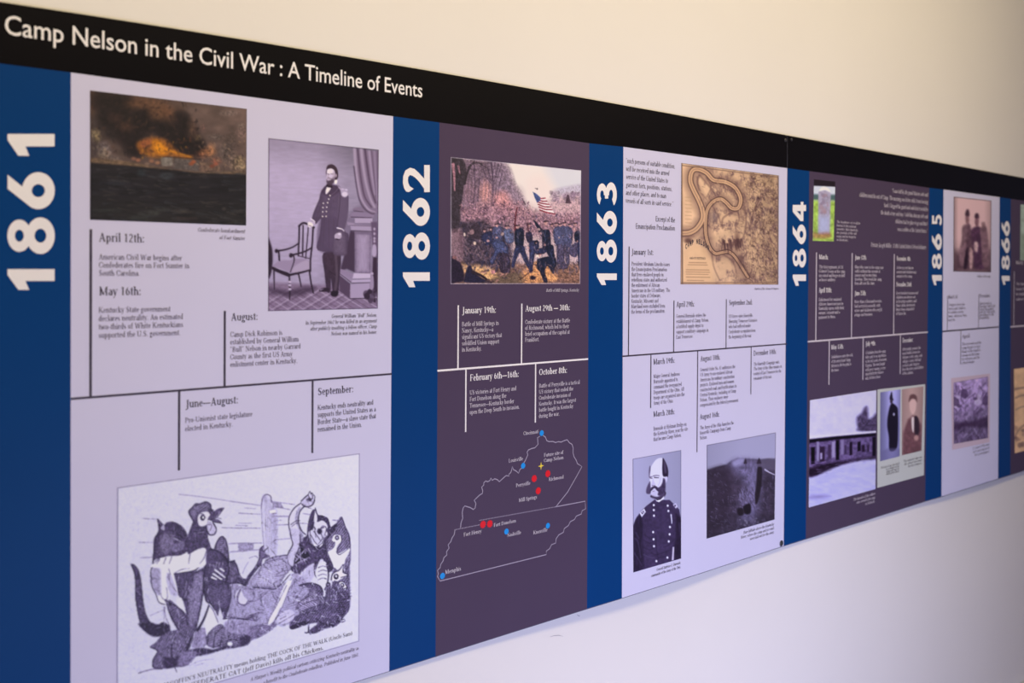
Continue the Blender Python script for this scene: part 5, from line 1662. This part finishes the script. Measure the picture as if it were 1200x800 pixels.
p.poly('262 440 250 460 235 490 220 540 225 580 260 585 275 560 272 500 268 450', (86, 72, 98), .7)
p.poly('420 400 445 430 445 560 430 600 380 610 350 590 360 560 340 520 290 510 270 570 262 560 280 510 320 495 360 510 390 490 410 450', (72, 58, 84), .8, tex=(.3, 1.2, 1.8, 4))
p.poly('290 540 330 530 355 560 350 600 310 612 275 590', (196, 186, 208), .7)
p.line('296 556 316 552', 5, (120, 104, 130))
p.poly('275 600 340 615 400 600 430 570 430 610 360 650 300 640', (96, 82, 108), 1.2, a=.6)
p.line('262 385 292 382', 12, (96, 80, 106), 8, .85)
p.line('305 375 340 368 372 372', 11, (84, 68, 94), 8, .85)
p.line('268 398 290 402', 11, (64, 50, 72), 7); p.line('318 392 365 395', 13, (70, 56, 80), 8)
p.poly('300 400 290 450 280 485 315 490 330 478 312 440', (190, 178, 204), .7, a=.8)
p.line('290 486 325 488', 6, (100, 84, 110))
p.line('390 400 380 450 360 490', 9, (176, 164, 190), 6, .7, 1)
p.poly('290 505 320 492 345 500 362 530 372 560 345 545 318 518 285 545 268 548 278 520', (66, 52, 76), .5)
p.C = 128 + (p.C - 128) * 1.1
p.frame(.7, (60, 48, 78), .9)
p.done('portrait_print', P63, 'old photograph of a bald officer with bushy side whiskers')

# ---------------------------------------------------------------- hillside photograph (1863)
p = Pic((828.1, 521.3), (909, 506.5), (907.5, 608.5), (827.8, 631), .6, (164, 156, 182))
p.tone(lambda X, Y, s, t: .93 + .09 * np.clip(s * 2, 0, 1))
p.z(820, 500, 8)
p.poly('60 405 150 375 250 350 300 315 350 292 430 295 500 300 580 305 640 298 720 305 720 900 720 1100 60 1100', (62, 50, 66), 1.2, False, tex=(.35, 6, 5, 6))
p.poly('260 355 340 300 460 300 560 320 600 400 560 500 560 700 520 900 380 900 380 700 440 600 400 480 330 420', (126, 114, 150), 6, False, a=.75, tex=(.35, 2.5, 4, 8))
p.poly('60 410 200 370 280 400 300 600 260 900 60 1060', (44, 32, 44), 5, False, a=.6)
p.poly('300 330 360 295 420 298 400 340 330 370', (164, 154, 190), 2, a=.8)
p.poly('570 310 640 298 716 306 716 400 620 400 570 360', (96, 84, 104), 1.5, a=.8)
p.dabs(420, (65, 420, 705, 1010), 26, 5, [(52, 40, 52), (112, 98, 128), (36, 26, 36), (84, 70, 92), (138, 124, 156)], 3, 55, 60, .55)
p.dabs(120, (360, 560, 520, 760), 40, 5, [(150, 138, 176), (60, 46, 60)], 5, 75, 30, .6)
p.blobs(40, (330, 850, 560, 990), 6, [(150, 138, 160), (120, 106, 130)], 8, .7)
p.line('610 400 650 425 705 450', 14, (196, 184, 208), 7)
p.poly('540 380 580 380 585 440 575 560 545 700 520 720 515 640 530 520', (36, 26, 34), 1, tex=(.2, 2, 4, 3))
p.poly('555 290 570 320 575 345 535 345 540 320', (50, 38, 52), .5)
p.ell(556, 360, 20, 14, (90, 76, 96), .8, a=.8)
p.line('600 400 602 440', 10, (76, 62, 82))
p.poly('427 295 438 320 440 345 412 345 416 320', (52, 40, 54), .5)
p.line('428 350 432 380 424 412', 12, (84, 72, 96), 7)
p.poly('410 740 470 720 478 800 440 820 412 800', (28, 20, 28), 1)
p.poly('350 770 400 760 410 820 360 830', (34, 24, 32), 1.2)
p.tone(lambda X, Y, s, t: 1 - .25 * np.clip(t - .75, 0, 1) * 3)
p.frame(.7, (56, 46, 66), .9)
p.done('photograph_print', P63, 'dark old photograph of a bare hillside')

# ---------------------------------------------------------------- headstone photograph (1864)
p = Pic((953.7, 210), (978.7, 212.7), (976.7, 282.7), (952.3, 282), .6, (196, 196, 216))
p.z(940, 200, 7.5)
p.poly('95 60 300 80 300 142 95 132', (28, 18, 24), .6, False)
p.poly('90 205 300 210 300 265 90 260', (70, 92, 92), 1.5, False)
p.poly('90 258 300 265 300 630 85 630', (150, 176, 76), 2, False, tex=(.3, 3, 3, 4))
p.poly('140 545 140 260 142 190 160 165 200 160 240 175 250 200 248 300 240 560 140 560', (156, 144, 164), .7, False, tex=(.15, 2, 3, 5))
p.poly('150 180 165 150 195 140 235 160 246 190 200 172', (222, 216, 226), .9)
p.poly('145 400 240 400 235 540 142 535', (168, 172, 206), 3, False, a=.7)
p.blobs(16, (165, 190, 225, 370), 12, [(128, 112, 134), (150, 120, 130)], 5, .6)
p.ell(185, 350, 22, 24, (166, 124, 128), 2, a=.5)
p.poly('100 540 140 550 240 545 240 590 100 590', (150, 96, 70), 2, a=.75, tex=(.4, 1.5, 1.5, 4))
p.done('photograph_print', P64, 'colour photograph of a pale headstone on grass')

# ---------------------------------------------------------------- barracks photograph (1864)
p = Pic((949, 468.8), (1026.8, 457), (1025.7, 572.8), (947.5, 594.4), .7, (196, 188, 222))
p.z(940, 450, 5.333)
p.grain(.04, 6, 6, 3)
p.poly('345 270 340 210 370 180 385 150 405 140 412 180 415 215 440 205 470 180 470 300 350 290', (96, 84, 106), 2, tex=(.35, 2, 2, 4))
p.poly('40 320 200 312 470 290 470 306 300 318 40 345', (206, 198, 222), 1, False)
p.poly('40 345 200 328 470 305 470 455 400 460 250 500 150 530 90 575 40 580', (112, 96, 128), 1.2, False, tex=(.3, 3, 3, 6))
p.poly('40 345 200 327 470 304 470 322 200 348 40 368', (40, 30, 44), 1, False)
for x0, x1, y0, y1, c in ((55, 78, 395, 500, (34, 24, 36)), (108, 140, 390, 485, (70, 54, 74)), (112, 124, 430, 470, (170, 156, 186)), (160, 180, 380, 470, (84, 68, 92)), (210, 230, 350, 475, (34, 24, 38)), (262, 276, 380, 440, (84, 70, 94)), (295, 312, 362, 445, (50, 38, 54)),
                      (345, 365, 360, 420, (40, 30, 44)), (372, 390, 380, 425, (60, 46, 64)), (405, 418, 380, 425, (70, 56, 76)), (438, 462, 330, 450, (44, 34, 50)), (90, 104, 360, 480, (150, 138, 166)), (185, 205, 360, 460, (156, 142, 172)), (240, 258, 350, 440, (140, 126, 156))):
    p.poly([(x0, y0), (x1, y0 - 2), (x1, y1 - 4), (x0, y1)], c, .8, False)
p.poly('40 530 120 500 250 480 400 455 470 450 470 470 350 480 220 515 120 560 50 585', (52, 40, 54), 2, a=.85, tex=(.4, 3, 1.5, 6))
p.dabs(60, (45, 470, 460, 560), 24, 4, [(40, 30, 42), (150, 138, 166)], 5, -8, 20, .5)
p.poly('40 590 140 560 250 510 470 470 470 660 40 780', (182, 176, 214), 2, False, tex=(.06, 8, 3, 6))
p.poly('45 700 110 690 180 700 120 712 50 715', (130, 118, 156), 2, a=.6)
p.C = 120 + (p.C - 134) * 1.25
p.done('photograph_print', P64, 'old photograph of a long wooden barracks')

# pale plate with two portraits
flat('caption_plate', [(1028.1, 456.2), (1084, 450), (1082.5, 556.5), (1027.8, 571.5)], .0006, 'paleplate', P64, 'pale green plate behind two portraits')
p = Pic((1031.3, 459.4), (1055.1, 456), (1054, 534.4), (1031, 540.4), .6, (150, 144, 184))
p.z(940, 450, 5.333)
p.tone(lambda X, Y, s, t: .72 + .45 * np.exp(-((s - .6) / .4) ** 2) * (1 - .3 * t))
p.poly('555 120 590 140 598 180 598 300 590 400 545 415 540 330 530 260 535 190', (40, 32, 48), .8)
p.poly('545 95 553 55 560 50 565 85 570 100', (44, 36, 52), .6)
p.ell(556, 108, 9, 12, (70, 56, 70), .6)
p.ell(572, 188, 5, 9, (180, 172, 196), .5)
p.poly('485 420 540 400 612 400 612 460 485 480', (110, 104, 136), 1.5, False, a=.6)
p.C = 110 + (p.C - 120) * 1.15
p.done('portrait_print', P64, 'bluish portrait of a person in a long dark coat', off=.0009)
p = Pic((1056.6, 456), (1082, 452.5), (1079.7, 527.8), (1056.6, 533.4), .6, (178, 142, 134))
p.z(940, 450, 5.333)
p.tone(lambda X, Y, s, t: 1.0 - .3 * np.abs(s - .45))
p.poly('630 300 660 220 690 195 720 210 745 260 745 430 625 445', (104, 66, 70), 1.5, False, tex=(.2, 3, 3, 4))
p.poly('670 110 680 80 700 75 712 100 708 160 690 190 672 160', (206, 166, 156), 1)
p.poly('665 110 672 72 695 62 715 78 716 110 704 95 684 92', (96, 62, 62), 1)
p.poly('682 215 695 205 700 240 695 300 685 280', (212, 190, 184), .7)
p.poly('700 205 725 215 730 300 705 330', (44, 28, 38), .8)
p.ell(712, 335, 14, 18, (176, 130, 122), 1)
p.done('portrait_print', P64, 'brown portrait of a seated person in a dark jacket', off=.0009)
text(CP, ['Portrait of one who lived', 'as a refugee at the', 'camp and came to', 'work at its school.'], 1031.8, 543.8, 552.6, 1053.6, 2.6, P64, 'ink', 'it', 'R', off=.0009)
text(CP, ['The minister who ran', 'the school and home', 'for the refugees.'], 1058.5, 536.2, 543.2, 1080, 2.6, P64, 'ink', 'it', 'R', off=.0009)

# ---------------------------------------------------------------- group portrait and engraving (1865)
p = Pic((1117.5, 230.3), (1161.6, 235), (1161.2, 319), (1117, 318), .7, (184, 154, 154))
p.z(1080, 190, 5.333)
p.tone(lambda X, Y, s, t: 1.03 - .5 * np.clip(t - .55, 0, 1) - .25 * np.clip(.12 - s, 0, 1) * 8 - .2 * np.clip(s - .8, 0, 1) * 4)
p.poly('197 560 430 560 430 688 197 683', (66, 48, 58), 6, False, a=.7)
for s, c in (('255 400 300 390 310 440 320 520 340 600 290 650 240 640 235 560 250 480', (122, 98, 104)), ('310 420 350 400 370 420 375 500 380 600 390 660 330 660 320 560 300 480', (90, 66, 82)),
             ('365 420 400 400 415 480 420 640 380 640 375 520', (120, 96, 102)), ('275 330 292 330 296 370 286 392 274 370', (126, 98, 102)), ('335 345 352 345 356 380 344 402 332 380', (116, 88, 94)),
             ('375 380 392 375 396 400 380 412', (130, 104, 106)), ('272 330 280 298 294 300 297 335', (80, 60, 70)), ('332 345 336 322 352 322 357 348', (72, 52, 64)), ('285 400 300 400 320 560 315 640 290 660 275 560', (100, 78, 86)),
             ('275 560 290 540 285 650 262 660', (60, 44, 54)), ('330 500 352 505 345 560 328 545', (180, 152, 152)), ('300 540 318 560 316 650 300 660', (170, 140, 140))):
    p.poly(s, c, 1.2, tex=(.2, 3, 3, 4))
p.C = 112 + (p.C - 125) * 1.25
p.frame(1.2, (70, 54, 60), .8)
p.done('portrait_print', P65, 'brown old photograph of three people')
flat('picture_margin', [(1114.4, 443), (1160, 437.6), (1159.6, 518), (1115.6, 527)], .0006, 'pink', P65, 'pinkish margin of the engraving')
p = Pic((1117, 448), (1157.6, 441), (1157.6, 513), (1117.4, 520), .7, (132, 112, 142))
p.z(1080, 430, 5)
p.tone(lambda X, Y, s, t: 1.15 - .35 * np.clip((t - .35) * 3, 0, 1) + .0 * s)
p.grain(.35, 4, 5, 33)
p.dabs(160, (187, 90, 388, 430), 34, 7, [(66, 48, 74), (156, 138, 166), (84, 64, 92), (60, 42, 66)], 9, 100, 50, .6)
p.blobs(12, (195, 140, 380, 260), 16, [(66, 48, 74), (176, 158, 180)], 10, .7)
p.poly('190 330 290 320 385 290 385 350 260 350 190 370', (58, 40, 62), 2, a=.8)
p.C = 108 + (p.C - 112) * 1.15
p.frame(.8, (70, 54, 76), .6)
p.done('engraving_print', P65, 'grey engraving of a crowded scene', off=.0009)

# ---------------------------------------------------------------- cut-off pictures (1866)
p = Pic((1195.8, 239.5), (1226, 243), (1225.5, 307), (1195.4, 304.8), .8, (136, 144, 130))
p.grain(.15, 6, 6, 5)
p.z(0, 0, 1)
p.poly('1196 275 1226 272 1226 307 1196 305', (96, 104, 84), 2, False, a=.6)
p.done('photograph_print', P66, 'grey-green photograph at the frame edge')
p = Pic((1188, 432.4), (1226, 427), (1225.5, 521), (1189, 531), .8, (186, 146, 108))
p.grain(.12, 7, 7, 9)
p.z(1080, 430, 5)
for s, w in (('545 130 600 120 680 125', 10), ('550 180 590 165 640 170', 8), ('545 420 560 380 600 340 660 330', 8), ('550 250 600 230 700 240', 4)):
    p.line(s, w, (92, 66, 62), w * .6, .8, 1)
p.blobs(14, (545, 350, 600, 460), 9, [(96, 70, 64), (140, 104, 84)], 4, .7)
p.done('survey_map_print', P66, 'tan map print cut by the frame edge')
